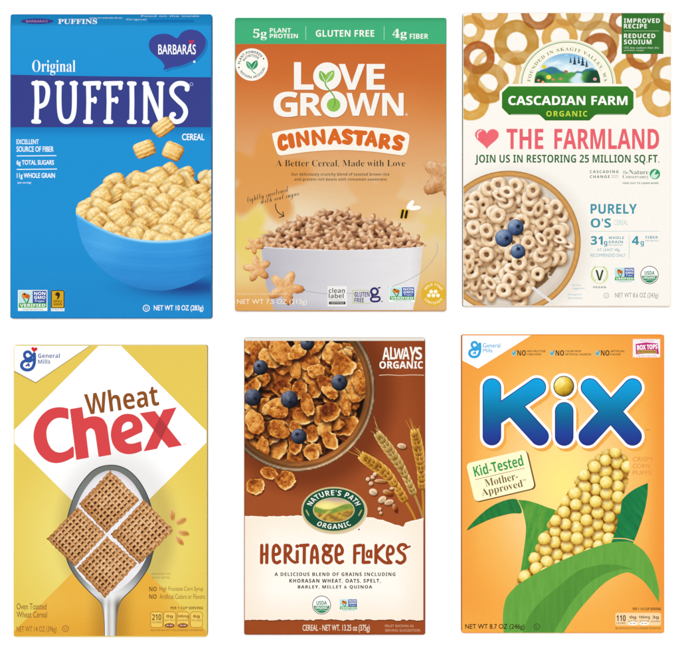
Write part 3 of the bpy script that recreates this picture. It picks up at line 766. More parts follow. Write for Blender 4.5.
    p.text('PROJECT', 329, 299.4, 345.4, 300.6, '#6a6863').poly(rect(329, 301.6, 345.4, 304.4), '#24221f').text('CERTIFIED', 330.4, 302.3, 344, 303.7, '#d8d6d0', 'sans').done()
    p = B.part('gluten_free_badge')
    p.stroke([(369, 290.4), (352.8, 290.4), (352.8, 303.4), (371, 303.4)], .6, '#b9c46a').text('GLUTEN', 354.4, 292, 369.6, 296.8, '#2e2a68', 'sans').text('FREE', 354.4, 297.8, 363.8, 302.4, '#2e2a68', 'sans')
    p.stroke(ell(374.4, 291.6, 3.3, n=26) + [(377.7, 291.6)], 2.1, '#2e2a68').stroke([(378.4, 288), (380, 287.6)], 1.4, '#2e2a68').stroke(sp([(372, 295.2), (373.4, 297), (378.8, 297), (379.6, 299.6), (377.4, 301.3), (372.4, 301.3), (370.8, 299.2), (372, 297.4)], False), 1.9, '#2e2a68').poly(rect(381, 301, 382.8, 301.8), '#2e2a68').done()
    non_gmo(B, 389, 286.6, 415, 302.2)
    p = B.part('wildflower_badge')
    p.poly(ell(433.4, 293.8, 12.3, n=44), '#dfb02a').arc('WILD TYME', 433.4, 293.8, 8.2, 8.2, 205, 335, 2.4, '#f8eec9').arc('CERTIFIED', 433.4, 293.8, 10.6, 10.6, 150, 30, -2.4, '#f8eec9')
    for x, y in ((431.2, 291.6), (435.6, 291.6), (428.9, 295.4), (433.4, 295.4), (437.9, 295.4)): p.poly(ell(x, y, 1.9, n=16), '#fbf5dc')
    p.done()

# ================================================================ 3. cream box, ring cereal
def box_cream():
    R = random.Random(21)
    B = Box(463, 12.4, 671.3, 306.2, 54, 'cream cereal box with watercolour rings, pink heart slogan and three blueberries on ring cereal')
    def front(x, y):
        c = ramp((y - 12) / 294, [(0, '#f8f4ec'), (1, '#f6f1e9')])
        s = sstep(86, 66, np.hypot(x - 513, y - 245)) * .30
        return mix(c, '#c9bfb2', s)
    carton(B, front, '#efe6d8', step=3).done()
    c = Canvas(463.6, 13, 670.7, 124, .55, '#f8f4ec')
    A, T, N_, L_ = '#cf9a45', '#d3aa62', '#b4682e', '#e2ad55'
    rings = [(560, 37, 18, 9.5, L_), (489.7, 12, 18, 8.5, '#dca552'), (470, 30, 15, 7, L_), (584.6, 12, 19, 10, T), (600, 40, 19.5, 11.5, T), (497, 72, 25, 19, '#ecc684'), (516.7, 42.3, 22.4, 10.6, '#c8933a'), (538.7, 12, 17.6, 9.6, '#b8743a'), (478, 57.6, 16.6, 8.6, '#b8662b'), (488, 83, 20.6, 9.6, '#cd9540'), (471, 102, 18.2, 9, '#e0a848'),
             (599.6, 50, 17.4, 9, '#b86c35'), (567, 12, 14, 7, '#e0b468'), (631.8, 78, 20.4, 11, '#e2b058'), (642, 53.6, 16.4, 9.2, '#c07a3c'), (669, 74, 17.4, 9.4, '#cf9c4a'), (661.4, 97.6, 19.2, 9.2, L_), (622, 21, 13, 6, '#bb7a45'), (670, 18, 14, 7, '#c68a4a'), (518, 72, 22, 15, '#f0d49a'), (462, 78, 12, 5, '#e4b668')]
    for i, (x, y, ro, ri, col) in enumerate(rings):
        d = np.hypot(c.X - x, c.Y - y) + 1.6 * (fbm(c.X * .12, c.Y * .12, i) - .5)
        a = sstep(ro + .5, ro - .5, d) * sstep(ri - .6, ri + .4, d)
        wash = .9 + .5 * (fbm(c.X * .11, c.Y * .11, i + 40, 4) - .5) + .22 * sstep(ro - 3, ro, d) + .12 * sstep(ri + 2.4, ri, d)
        a = (a * np.clip(wash, .35, 1))[..., None]
        c.rgb = c.rgb * (1 - a) + a * (hx(col) * (.45 * c.rgb + .52))
        c.m |= (a[..., 0] > .03)
    p = B.part('ring_pattern'); p.canvas(c).done()
    G = '#316f2b'
    p = B.part('recipe_flag'); p.fill(rect(621.8, 13, 663.6, 53.8), lambda x, y: mix('#2f6d28', '#357632', fbm(x * .1, y * .1, 1)), 4)
    W = '#eef4e4'
    for s, x1, y0, y1 in (('IMPROVED', 660, 18.2, 22.8), ('RECIPE', 647, 23.7, 28.3), ('REDUCED', 655.4, 33.4, 38), ('SODIUM', 651.6, 39.4, 44.2)): p.text(s, 624, y0, x1, y1, W, 'sans', off=.01, sp_=1.12)
    p.text('15% less sodium than the', 624, 46.4, 659, 48.6, '#c9dcbd').text('previous recipe', 624, 49.4, 644, 51.4, '#c9dcbd').poly(rect(624, 30.6, 659, 31.1), '#9fc090').done()
    # farm emblem
    p = B.part('farm_emblem'); cx, cy = 567.4, 84.4
    p.poly(ell(cx, cy, 48.6, 45.4, 50, 180, 360), '#f7f3e2').stroke(ell(cx, cy, 45.6, 42.4, 50, 180, 360), .8, '#7d9a5e', False).stroke(ell(cx, cy, 46.9, 43.6, 50, 180, 360), .4, '#b9c89c', False)
    p.arc('FOUNDED IN SKAGIT VALLEY, WA', cx, cy + 1, 36.6, 34.4, 186, 354, 3.8, '#7f8a58', 'serif', off=-.012, sp_=1.25)
    land = ell(cx, cy - 1.6, 33, 29.6, 44, 180, 360)
    def lc(x, y):
        h1 = 68.6 + 5 * fbm(x * .11, x * 0 + 2, 3) - 3.5 * gauss(x, y, 553, y, 9, 1e6) - 2 * gauss(x, y, 590, y, 10, 1e6)
        h2 = 73 + 4 * (fbm(x * .14, x * 0, 8) - .5) - 4 * sstep(576, 598, x)
        c = ramp((y - 54) / 16, [(0, '#7db6dc'), (.5, '#b9daea'), (1, '#e4eff2')])
        c = mix(c, '#ffffff', .5 * sstep(.55, .75, fbm(x * .12, y * .3, 4)))
        c = mix(c, mix('#3f83a4', '#2d6e78', fbm(x * .2, y * .3, 6)), sstep(h1 - .6, h1 + .6, y))
        c = mix(c, mix('#2e8748', '#65aa48', fbm(x * .18, y * .3, 9)), sstep(h2 - .5, h2 + .5, y))
        rv = 574 + (y - 70) * .5 + 3 * np.sin(y * .45); c = mix(c, '#cfe6ee', sstep(1, .4, np.abs(x - rv) / (1.5 + (y - 70) * .7)) * (y > 73))
        c = mix(c, '#17482c', sstep(7, 4, np.hypot(x - 540, (y - 82) * .8)) * .9); return mix(c, '#143f30', sstep(585, 594, x + (y - 70) * .4) * (y > 70) * .9)
    p.fill(land, lc, .9)
    for x, y, r, q in ((544, 66.6, 2.4, '#e6cf3c'), (548.8, 77, 2.6, '#f0da50'), (553, 79.4, 1.6, '#d6824a'), (560.6, 78.6, 1.6, '#c98a5a'), (538.6, 80.2, 1.5, '#e08a5c'), (566, 71.6, 2, '#a3744a'), (595, 79, 1.9, '#e0a0a0'), (543, 82, 1.6, '#f0a070')): p.poly(ell(x, y, r, r * .85, 12), q)
    for x, y, s in ((570.6, 62, 3.2), (574.6, 63.4, 4.6), (578.8, 62.4, 3.8), (582.6, 64.4, 5), (586.6, 66, 3.8)):
        for k in range(3): p.poly([(x - s * (.18 + .13 * k), y - s * (.9 - .55 * k)), (x + .2, y - s * (1.7 - .55 * k)), (x + s * (.2 + .13 * k), y - s * (.85 - .55 * k))], '#26405a')
    p.done()
    sign = [(508.6, 86.2), (627.6, 86.2), (633.6, 92.2), (633.6, 108), (627.4, 114.8), (595.4, 114.8), (589.4, 120.4), (545.6, 120.4), (539.6, 114.8), (509, 114.8), (502, 107.8), (502, 92.6)]
    big = [(507.6, 83.8), (628.8, 83.8), (636, 91.2), (636, 109), (628.6, 117.2), (596.4, 117.2), (590.4, 122.8), (544.6, 122.8), (538.6, 117.2), (508, 117.2), (499.6, 108.8), (499.6, 91.6)]
    p = B.part('farm_sign'); p.poly(big, '#f8f4e6').fill(sign, lambda x, y: ramp((y - 86) / 34, [(0, '#357f28'), (.5, '#2f7822'), (1, '#2c6c20')]), 4)
    p.poly(rect(511, 114, 538, 114.5), '#b8ccae').poly(rect(597, 114, 626, 114.5), '#b8ccae').done()
    q = B.part('brand_lettering', p).text('CASCADIAN FARM', 508.4, 95.8, 627.6, 105, '#fbfcf4', 'sans', off=.012).text('ORGANIC', 546.4, 110.8, 587.4, 116.4, '#c4da42', 'sans', sp_=1.2).done()
    p = B.part('heart_emblem')
    p.poly(heart_pts(486.9, 138.6, 24.4, 21), '#f3a9a8').fill(heart_pts(487, 138.6, 23, 19.6), lambda x, y: mix('#ea5a68', '#ee7079', fbm(x * .1, y * .1, 3)), 2)
    p.stroke(sp([(477.8, 137.6), (478, 133), (481.4, 130.4)], False), 1.2, '#fbdcdc').done()
    P = '#e8616d'
    B.part('slogan_lettering').text('THE', 506.6, 128.7, 543.4, 149, P, 'sans', off=.006).text('FARMLAND', 554.4, 128.7, 659.2, 149, P, 'sans', off=.006).done()
    B.part('pledge_lettering').text('JOIN US IN RESTORING 25 MILLION SQ.FT.', 475, 154.6, 659.4, 164.8, '#2b6632', 'sans').done()
    p = B.part('partner_lettering')
    p.text('CASCADING', 590, 170.2, 618.6, 173, '#4b7050', 'sans', sp_=1.3).text('CHANGE', 590, 175.2, 609.8, 178, '#4b7050', 'sans', sp_=1.3).text('PLANTING', 611.6, 175, 618.6, 176.2, '#4b7050').text('PROJECT', 611.6, 176.8, 618.6, 178, '#4b7050')
    p.text('The', 622.8, 170.8, 628.6, 173.8, '#47644c', 'serif', off=-.012).text('Nature', 629.2, 169.8, 648.6, 174.2, '#3c5c44', 'serif', off=-.012).text('Conservancy', 622.8, 174.8, 648.8, 179.2, '#47644c', 'serif', off=-.012).text('FIND OUT TO LEARN MORE', 623, 182.2, 658.6, 184, '#4b7050', 'sans').done()
    p = B.part('globe_emblem'); p.poly(ell(655, 174, 5.2, n=30), '#2f9a63').poly(sp([(651, 176.6), (653, 172), (656.6, 169.6), (655, 174.4), (658.8, 174), (655.6, 178.4)]), '#c9ebd6').done()
    Tn = '#3f93a8'
    B.part('flavour_lettering').text('PURELY', 590.7, 203.9, 637, 213.8, Tn, 'sans', off=.004).text("O'S", 590.8, 218.3, 611, 227.6, Tn, 'sans', off=.004).text('CEREAL', 614.2, 220, 628, 224.9, '#9fc3c9', 'plain', off=-.012).done()
    p = B.part('nutrition_lettering')
    p.poly(rect(590.4, 230.9, 659.2, 231.4), '#b6cfd0').poly(rect(629, 235, 629.5, 259), '#b6cfd0')
    p.text('31', 590.8, 236, 602.8, 244.8, Tn, 'sans', off=.01).text('g', 604, 241, 607.4, 246.6, Tn, 'sans').text('WHOLE', 608.6, 236.4, 624, 239, Tn, 'sans', off=.005, sp_=1.15).text('GRAIN', 608.6, 240.6, 623, 243.2, Tn, 'sans', off=.005, sp_=1.15).text('PER SERVING', 608.6, 244.4, 623, 245.6, Tn)
    p.text('AT LEAST 48g', 597, 248.4, 620, 252, '#6fa9b6').text('RECOMMENDED DAILY', 590.6, 253.6, 625.8, 256.8, '#6fa9b6')
    p.text('4', 632, 236, 639.2, 244.8, Tn, 'sans', off=.01).text('g', 640.6, 241, 644, 246.6, Tn, 'sans').text('FIBER', 645.8, 236, 658, 238.6, Tn, 'sans', sp_=1.15).text('PER SERVING', 645.8, 240, 658.6, 241.4, Tn).done()
    p = B.part('vegan_badge')
    p.stroke(ell(599.6, 275, 8.4, n=34) + [(608, 275)], .6, '#c3d68a')
    for i in range(7):
        for sg in (-1, 1):
            a = math.radians(90 + sg * (38 + 17 * i)); x, y = 599.6 + 8.6 * math.cos(a), 275 + 8.6 * math.sin(a)
            leaf(p, x, y, x + sg * 1.6, y - 2.6, 1.5, '#bfd684')
    p.text('V', 595.6, 270, 603.8, 280.4, '#2c4a2a', 'sans').text('VEGAN', 593, 286.2, 606, 288.2, '#4c6650', 'sans', sp_=1.2).done()
    non_gmo(B, 614.4, 267.2, 634.8, 282.8); usda(B, 649.6, 275, 9.1); kosher(B, 606.4, 295.6, 2.5, '#a39a90', .5)
    B.part('net_weight_lettering').text('NET WT 8.6 OZ (243g)', 615.2, 292.8, 658.4, 298.9, '#8c837a').done(); B.part('serving_lettering').text('Serving', 572.4, 284, 580.6, 286.4, '#8fb4c4').text('Suggestion', 572.4, 287.2, 584.8, 289.8, '#8fb4c4').text('Enlarged to', 568, 293.4, 581.6, 295.8, '#8fb4c4').text('show texture', 568, 296.6, 582, 299, '#8fb4c4').done()
    # bowl seen from above
    bx, by, BR = 508.8, 242.6, 72
    p = B.part('bowl_picture')
    def wood(x, y):
        d = np.hypot(x - bx, y - by); t = (d - 65) / 7
        c = ramp(t, [(0, '#8f5d2c'), (.25, '#c08640'), (.55, '#d6a25c'), (.85, '#c78f4a'), (1, '#9c6a34')])
        return np.clip(c * (.94 + .12 * fbm(np.arctan2(y - by, x - bx) * 14, d * .9, 2))[:, None], 0, 1)
    bw = clip(ell(bx, by, BR, n=90), B.x0 + .6, 12, 671, B.y1 - .6)
    p.fill(bw, wood, 1.6).done()
    c = Canvas(463.6, 172, 578, 305.6, .4, '#ddd2c6')
    d = np.hypot(c.X - bx, c.Y - by); c.m |= d < 66.2
    c.rgb = np.where(c.m[..., None], mix('#e3dad0', '#c9bba9', fbm(c.X * .06, c.Y * .06, 5) * .7 + .4 * sstep(58, 66, d)), c.rgb)
    cream = [(-.5, '#7d5832'), (-.1, '#b58a5e'), (.15, '#d2aa80'), (.4, '#e3c29a'), (.65, '#f0d8b6'), (.9, '#f8e9d2'), (1.1, '#fdf5e8')]
    pos = []
    for row, yy in enumerate(np.arange(177, 306, 5.6)):
        for k in range(13):
            x = 460 + k * 8.9 + (row % 2) * 4.4 + R.uniform(-2.8, 2.8); y = yy + R.uniform(-2.4, 2.4)
            dd = math.hypot(x - bx, y - by)
            if dd < 62 - 3 * R.random() and not (math.hypot(x - 545, y - 281) < 9) and (dd < 52 or R.random() < .7): pos.append((x, y))
    R.shuffle(pos)
    bro = (c.m & (fbm(c.X * .1, c.Y * .1, 9) > .3) & (d < 54)); c.rgb = np.where(bro[..., None], hx('#8d6844') * .9 + .0, c.rgb)
    for i, (x, y) in enumerate(pos):
        tl = R.choice([R.uniform(0, .35), R.uniform(.2, .6), R.uniform(.7, 1.1)]); an = R.uniform(0, 3.1); RR = R.uniform(4.5, 5.5)
        c.shadow(x, y, RR + 2.6, (RR + 2.6) * max(math.cos(tl), .5), an, .5, .5, (.7, 1.3), (.56, .42, .28)); c.ring(x, y, RR, R.uniform(2.8, 3.3), an, tl, cream, i, tex=.26)
    c.m &= d < 66.2; h = B.part('cereal_heap', p); h.canvas(c).done()
    for i, (x, y, r) in enumerate(((515.6, 227.4, 8.2), (504, 238, 8.8), (518, 251.4, 7.4))):
        c2 = Canvas(490, 214, 530, 264, .4); c2.berry(x, y, r, i + 2, [-.4, .1, -1.4][i]); B.part('blueberry_picture', p).canvas(c2).done()
    B.part('spoon_picture', p).stroke(sp([(533, 288), (539, 292.4), (547, 298.4), (552.4, 302.6)], False), 3.2, lambda x, y: mix('#f7f5f2', '#bdb6ae', fbm(x * .2, y * .2, 1) * .7), w1=2.6).done()

# ================================================================ 4. yellow and white box, wheat squares on a spoon
def box_yellow():
    R = random.Random(5)
    B = Box(13.6, 345.2, 207, 636.6, 55, 'yellow and white cereal box with red title and woven wheat squares on a spoon')
    X0, X1, Y0, Y1 = 14.2, 206.4, 345.8, 636
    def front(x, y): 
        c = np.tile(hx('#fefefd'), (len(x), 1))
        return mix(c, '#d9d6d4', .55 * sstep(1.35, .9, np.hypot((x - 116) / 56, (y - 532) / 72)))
    carton(B, front, '#e3c95c', '#ecd983', step=3).done()
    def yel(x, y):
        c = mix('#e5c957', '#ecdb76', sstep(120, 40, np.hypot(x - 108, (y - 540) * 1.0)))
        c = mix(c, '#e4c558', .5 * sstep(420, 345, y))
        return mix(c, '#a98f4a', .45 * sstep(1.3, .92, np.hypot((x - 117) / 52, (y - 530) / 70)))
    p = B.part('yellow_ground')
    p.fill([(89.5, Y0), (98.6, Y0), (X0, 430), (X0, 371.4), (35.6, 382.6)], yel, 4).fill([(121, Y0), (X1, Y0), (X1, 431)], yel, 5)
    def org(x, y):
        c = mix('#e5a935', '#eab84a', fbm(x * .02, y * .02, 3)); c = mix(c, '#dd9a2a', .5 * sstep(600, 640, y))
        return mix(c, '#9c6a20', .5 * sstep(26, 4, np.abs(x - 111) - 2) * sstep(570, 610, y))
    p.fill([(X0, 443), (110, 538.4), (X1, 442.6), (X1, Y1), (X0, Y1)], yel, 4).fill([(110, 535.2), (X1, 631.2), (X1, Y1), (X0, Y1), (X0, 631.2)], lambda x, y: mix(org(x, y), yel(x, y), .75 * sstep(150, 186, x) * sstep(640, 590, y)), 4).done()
    p = B.part('maker_corner'); p.poly([(X0, Y0), (90.6, Y0), (35.6, 383.4), (X0, 372)], '#a9985c').poly([(X0, Y0), (89.4, Y0), (35.6, 382.2), (X0, 370.6)], '#fdfdfd').done()
    script_g(B, 20.0, 350.2, 1.0, '#2c55a2', '#d8232c')
    B.part('maker_lettering').text('General', 38, 353.4, 59.8, 358, '#5a6d98', 'sans').text('Mills', 38, 359.4, 50.2, 363.8, '#5a6d98', 'sans').done()
    B.part('grain_lettering').text('Wheat', 84.8, 388.2, 158.2, 410.4, '#8f4f1d', 'sans', off=.0, rot=-7.6).done()
    p = B.part('title_lettering'); RD = '#d84448'
    C = sp([(68.2, 408.6), (62, 407.3), (55, 407.6), (48, 410), (41, 416), (36, 424), (33.6, 433), (34, 441.5), (37, 450.5), (42, 457), (48, 461.4), (55, 463.2), (62, 462.4), (68, 460.2)], False, 4) + sp([(73.8, 457.2), (73.2, 446.6), (67, 450.6), (60.4, 452.6), (54.5, 451.2), (50, 446.8), (47.2, 440), (46.4, 432), (48, 426), (52, 420.8), (57, 418.2), (63, 418), (68.6, 419.6)], False, 4)
    h = [(69.9, 409.2), (82, 407), (83.8, 418.6)] + sp([(86, 417.9), (91, 416.5), (97.5, 416.6), (103.4, 419.4), (107.2, 426)], False, 4) + [(111.2, 454.8), (98.6, 457)] + sp([(95.6, 436), (94, 430.4), (90.4, 428.4), (87, 430.6), (86, 433)], False, 4) + [(88.9, 457.6), (76.3, 460)]
    e = sp([(142, 450.6), (135, 453.4), (127, 454.2), (119, 451.6), (113.6, 445.6), (111, 437.6), (111.3, 429.5), (114.5, 421), (120.5, 415.6), (127, 413.8), (134, 415), (139.8, 419.4), (142.4, 426), (142, 432)], False, 4) + sp([(124.6, 440.2), (127.4, 443.2), (133, 443.6), (141, 441.2)], False, 4)
    eh = sp([(121.6, 432.4), (122.4, 426), (126, 422.4), (130.4, 422), (132.6, 424.8), (132, 428)], False, 4)
    p.poly(C, RD).poly(h, RD).poly(e, RD, [eh])
    x1 = [(139.6, 413.2), (154.8, 411), (182, 445.4), (168.6, 447.8)]; x2 = [(163.2, 409.8), (176.4, 407.4), (157, 448.8), (143.6, 451.4)]
    p.poly(x1, RD).poly(x2, RD)
    def li(a, b, c, d):
        k = ((a[0] - c[0]) * (c[1] - d[1]) - (a[1] - c[1]) * (c[0] - d[0])) / ((a[0] - b[0]) * (c[1] - d[1]) - (a[1] - b[1]) * (c[0] - d[0]))
        return (a[0] + k * (b[0] - a[0]), a[1] + k * (b[1] - a[1]))
    l1, l2 = (x1[0], x1[3]), (x1[1], x1[2]); m1, m2 = (x2[0], x2[3]), (x2[1], x2[2])
    p.poly([li(*l2, *m1), li(*l2, *m2), li(*l1, *m2), li(*l1, *m1)], '#b5383f').text('TM', 183.4, 443.8, 186, 445.2, RD).done()
    # spoon
    outer = sp([(104.5, 636), (104.2, 622), (102.6, 608), (98.6, 600.6), (89, 591.5), (76, 577), (67.6, 562), (64.6, 545), (65.6, 528), (70, 508), (77.6, 489), (89, 474), (99, 467.4), (110.5, 465.2), (121, 466.8), (131, 472.4), (141, 483.8), (149, 500), (154, 520), (155.4, 540), (152.6, 554), (147.6, 569), (135.4, 586), (122.4, 599), (118.2, 609), (116.4, 622), (116, 636)], False, 6)
    p = B.part('spoon_picture')
    def steel(x, y):
        c = ramp((x - 62) / 94, [(0, '#34383a'), (.1, '#6c706f'), (.3, '#8e918f'), (.6, '#8a8e8c'), (.9, '#5d6161'), (1, '#383c3e')])
        c = mix(c, '#70756f', sstep(500, 470, y)); hd = sstep(560, 600, y)
        hc = ramp((x - 103) / 14.5, [(0, '#8c8780'), (.1, '#f4f4f4'), (.34, '#d9d8d8'), (.42, '#8e8b88'), (.52, '#e9e8e7'), (.75, '#d2d0ce'), (.9, '#7e766a'), (1, '#6a5a40')])
        low = ramp((x - 66) / 90, [(0, '#3b3c3c'), (.12, '#7c7e7e'), (.3, '#d9d9da'), (.5, '#f1f1f1'), (.75, '#d4d4d5'), (.92, '#8d8d8c'), (1, '#55524c')])
        return mix(mix(c, low, hd * sstep(612, 596, y)), hc, sstep(592, 610, y))
    p.fill(outer, steel, 1.6).stroke(outer, .9, lambda x, y: mix('#3e4142', '#77746c', sstep(590, 610, y)), False).done()
    inner = sp([(110, 470.4), (121, 473), (133, 483), (143, 500), (149.6, 520), (151, 540), (147, 556), (139, 571), (128, 583), (118, 590.4), (108, 592.6), (96, 589.6), (84, 579.6), (74, 566), (69.6, 550), (69.8, 532), (74.6, 512), (82, 494), (92, 480), (100, 473.4)], n=5)
    B.part('milk_picture', p).fill(inner, lambda x, y: mix(mix('#e2dfe4', '#f1eff0', fbm(x * .08, y * .08, 2)), '#b9b4bd', .7 * sstep(.86, 1.02, np.hypot((x - 110) / 42, (y - 532) / 62)) * sstep(560, 500, y)), 2).done()
    wheat = [(-.15, '#2c1206'), (.08, '#5e3014'), (.26, '#935a2c'), (.45, '#b98049'), (.64, '#d09c69'), (.84, '#e2b888'), (1.05, '#f0d4ac')]
    quads = ([(110.3, 471.2), (139.2, 500.2), (106.2, 532.6), (79.4, 504)], [(77.6, 508), (105, 534.6), (74.8, 566), (47.2, 538.8)], [(143.8, 500.6), (173.2, 530.4), (139.4, 563.6), (111.6, 534.4)], [(107.2, 537.4), (136.8, 563.4), (105.2, 597.4), (77, 568.6)])
    for k, q in enumerate(quads):
        c = Canvas(44, 466, 176, 602, .38)
        q = np.array(q); cen = q.mean(0); q = cen + (q - cen) * 1.025
        # bilinear inverse by a few Newton steps
        u = np.full(c.X.shape, .5); v = np.full(c.X.shape, .5)
        for _ in range(6):
            fx = (1 - u) * (1 - v) * q[0, 0] + u * (1 - v) * q[1, 0] + u * v * q[2, 0] + (1 - u) * v * q[3, 0] - c.X
            fy = (1 - u) * (1 - v) * q[0, 1] + u * (1 - v) * q[1, 1] + u * v * q[2, 1] + (1 - u) * v * q[3, 1] - c.Y
            ux = (1 - v) * (q[1, 0] - q[0, 0]) + v * (q[2, 0] - q[3, 0]); uy = (1 - v) * (q[1, 1] - q[0, 1]) + v * (q[2, 1] - q[3, 1])
            vx = (1 - u) * (q[3, 0] - q[0, 0]) + u * (q[2, 0] - q[1, 0]); vy = (1 - u) * (q[3, 1] - q[0, 1]) + u * (q[2, 1] - q[1, 1])
            D = ux * vy - uy * vx; u = u - (fx * vy - fy * vx) / D; v = v - (ux * fy - uy * fx) / D
        wob = .022 * (fbm(c.X * .3, c.Y * .3, k) - .5) * 2
        e = np.minimum(np.minimum(u, 1 - u), np.minimum(v, 1 - v)) + wob + .005 * (np.cos(np.where(np.minimum(u, 1 - u) < np.minimum(v, 1 - v), v, u) * 9 * 2 * math.pi) - .4)
        n = 9.0
        gu = u * n + .25 * (fbm(c.X * .2, c.Y * .2, k + 20) - .5); gv = v * n + .25 * (fbm(c.X * .2 + 9, c.Y * .2, k + 25) - .5)
        cu, cv = np.abs(gu - np.floor(gu) - .5) * 2, np.abs(gv - np.floor(gv) - .5) * 2     # 1 on strands
        su = 1 - (1 - cu) * 1.25; sv = 1 - (1 - cv) * 1.15
        par = (np.floor(gu + .5) + np.floor(gv + .5)) % 2
        big = fbm(c.X * .16, c.Y * .16, k + 70, 2) - .5
        su = cu + .0 * big
        strand = np.maximum(sstep(.20 + .3 * big, .62 + .3 * big, cu) * (.86 + .16 * (1 - cv)), sstep(.42 - .3 * big, .84 - .3 * big, cv) * (.84 + .10 * par))
        fu, fv = gu - np.floor(gu), gv - np.floor(gv)
        lit = .10 * (sstep(.0, .4, fu) * (fu < .5) - sstep(.6, 1, fu)) - .08 * (fv - .5)
        sh = -.16 + .86 * strand + 1.6 * lit * strand - .20 * (sstep(.16, .0, 1 - v) + sstep(.14, .0, u) * .6) + .12 * np.sin(math.pi * u) * np.sin(math.pi * v) + .55 * (fbm(c.X * .5, c.Y * .5, k + 3, 3) - .5) + .10 * (.5 - v) + .16 * (fbm(c.X * .08, c.Y * .08, k + 50) - .5)
        sh = np.where(e < .06, np.maximum(sh, .36 + .3 * (fbm(c.X * .5, c.Y * .5, k + 8) - .3)), sh) - .25 * sstep(.025, .0, e)
        c.m = e > 0; c.rgb = ramp(sh, wheat)
        # each square is printed only inside its own outline
        B.part('wheat_square_picture', p).canvas(c).done()
    for x, y, l, a in ((172, 514.6, 5.6, 84), (181, 521, 5.6, -28), (183.2, 532.8, 5.8, 12), (179.2, 540.4, 5.6, 48)):
        q = B.part('wheat_seed_picture'); o = ell(x, y, l, 2.5, 24, rot=a)
        q.poly([(u + .7, w + .8) for u, w in o], '#c9a94c')
        q.fill(o, lambda u, w: mix('#c98540', '#eab77a', .5 + .5 * ((x - u) * .25 + (y - w) * .3) + .3 * (fbm(u, w, 2) - .5)), .9).stroke([(x - l * .7 * math.cos(math.radians(a)), y - l * .7 * math.sin(math.radians(a))), (x + l * .7 * math.cos(math.radians(a)), y + l * .7 * math.sin(math.radians(a)))], .5, '#a9662c').done()
    BR = '#8a5a28'
    B.part('claims_lettering').text('ENLARGED TO', 151.6, 573, 170.4, 574.8, '#9a7a36').text('SHOW DETAIL', 151.6, 576.8, 170.2, 578.6, '#9a7a36').text('NO', 149.2, 586.8, 156.6, 591.4, '#7b4f22', 'sans').text('High Fructose Corn Syrup', 159.6, 586.6, 203.2, 592.2, BR).text('NO', 149.2, 594.4, 156.6, 599, '#7b4f22', 'sans').text('Artificial Colors or Flavors', 159.6, 594.2, 204.8, 599, BR).done()
    nutrition(B, 150.6, 606.7, 203, 631.6, [150.6, 163.6, 176.8, 190.4], ['#6e4322', None, '#8a4a22'], ('PER 1 CUP SERVING', ['210', '0g', '340mg', '6g'], ['CALORIES', 'SAT FAT', 'SODIUM', 'TOTAL SUGARS'], ['', '0% DV', '15% DV', '']))
    B.part('description_lettering').text('Oven Toasted', 16.6, 603.4, 46.4, 609.6, BR, off=.004).text('Wheat Cereal', 16.6, 611.6, 47, 617.7, BR, off=.004).done()
    B.part('net_weight_lettering').text('NET WT 14 OZ (396g)', 16.5, 626.4, 56.6, 633.6, BR, off=.0).done(); kosher(B, 65.4, 628.8, 3, BR, .6)

def nutrition(B, x0, y0, x1, y1, xs, cols, txt):
    p = B.part('nutrition_tabs'); ink, bgc, ov = cols; hd, big, small, dv = txt
    p.text(hd, x0 + (x1 - x0) * .38, y0, x1, y0 + 2.7, ink, 'sans')
    a, b = y0 + 5.2, y1 - 4
    if bgc: p.poly(rr(x0, a, x1, b, 2), bgc)
    for i, x in enumerate(xs):
        w = (xs[1] - xs[0]) * .93
        if not bgc: p.stroke(rr(x, a, x + w, b, 2.6) + [rr(x, a, x + w, b, 2.6)[0]], .55, '#b07a2c').poly(rr(x + .4, a + .4, x + w - .4, b - .4, 2.3), '#efc95c')
        m = x + w / 2; bw = 4.6 if i == 0 else (1.6 + .8 * len(big[i]))
        p.text(big[i], m - bw, a + (2.4 if i == 0 else 3), m + bw, a + (8.4 if i == 0 else 6.6), ink, 'sans')
        p.text(small[i], m - w * .42, a + 9.4 if i == 0 else a + 7.6, m + w * .42, a + 11.4 if i == 0 else a + 9.4, ink, 'plain', off=.01)
        if dv[i]:
            p.poly(ell(m, b - 2.1, w * .42, 2.0 if bgc else 2.2, 24), ov).text(dv[i], m - w * .26, b - 2.8, m + w * .26, b - 1.4, '#fff3d8' if not bgc else ink, 'sans')
    p.text('SEE NUTRITION FACTS FOR AS PREPARED INFORMATION', x0, y1 - 2.2, x1, y1 - .4, ink, 'plain', off=.008)
    p.done()

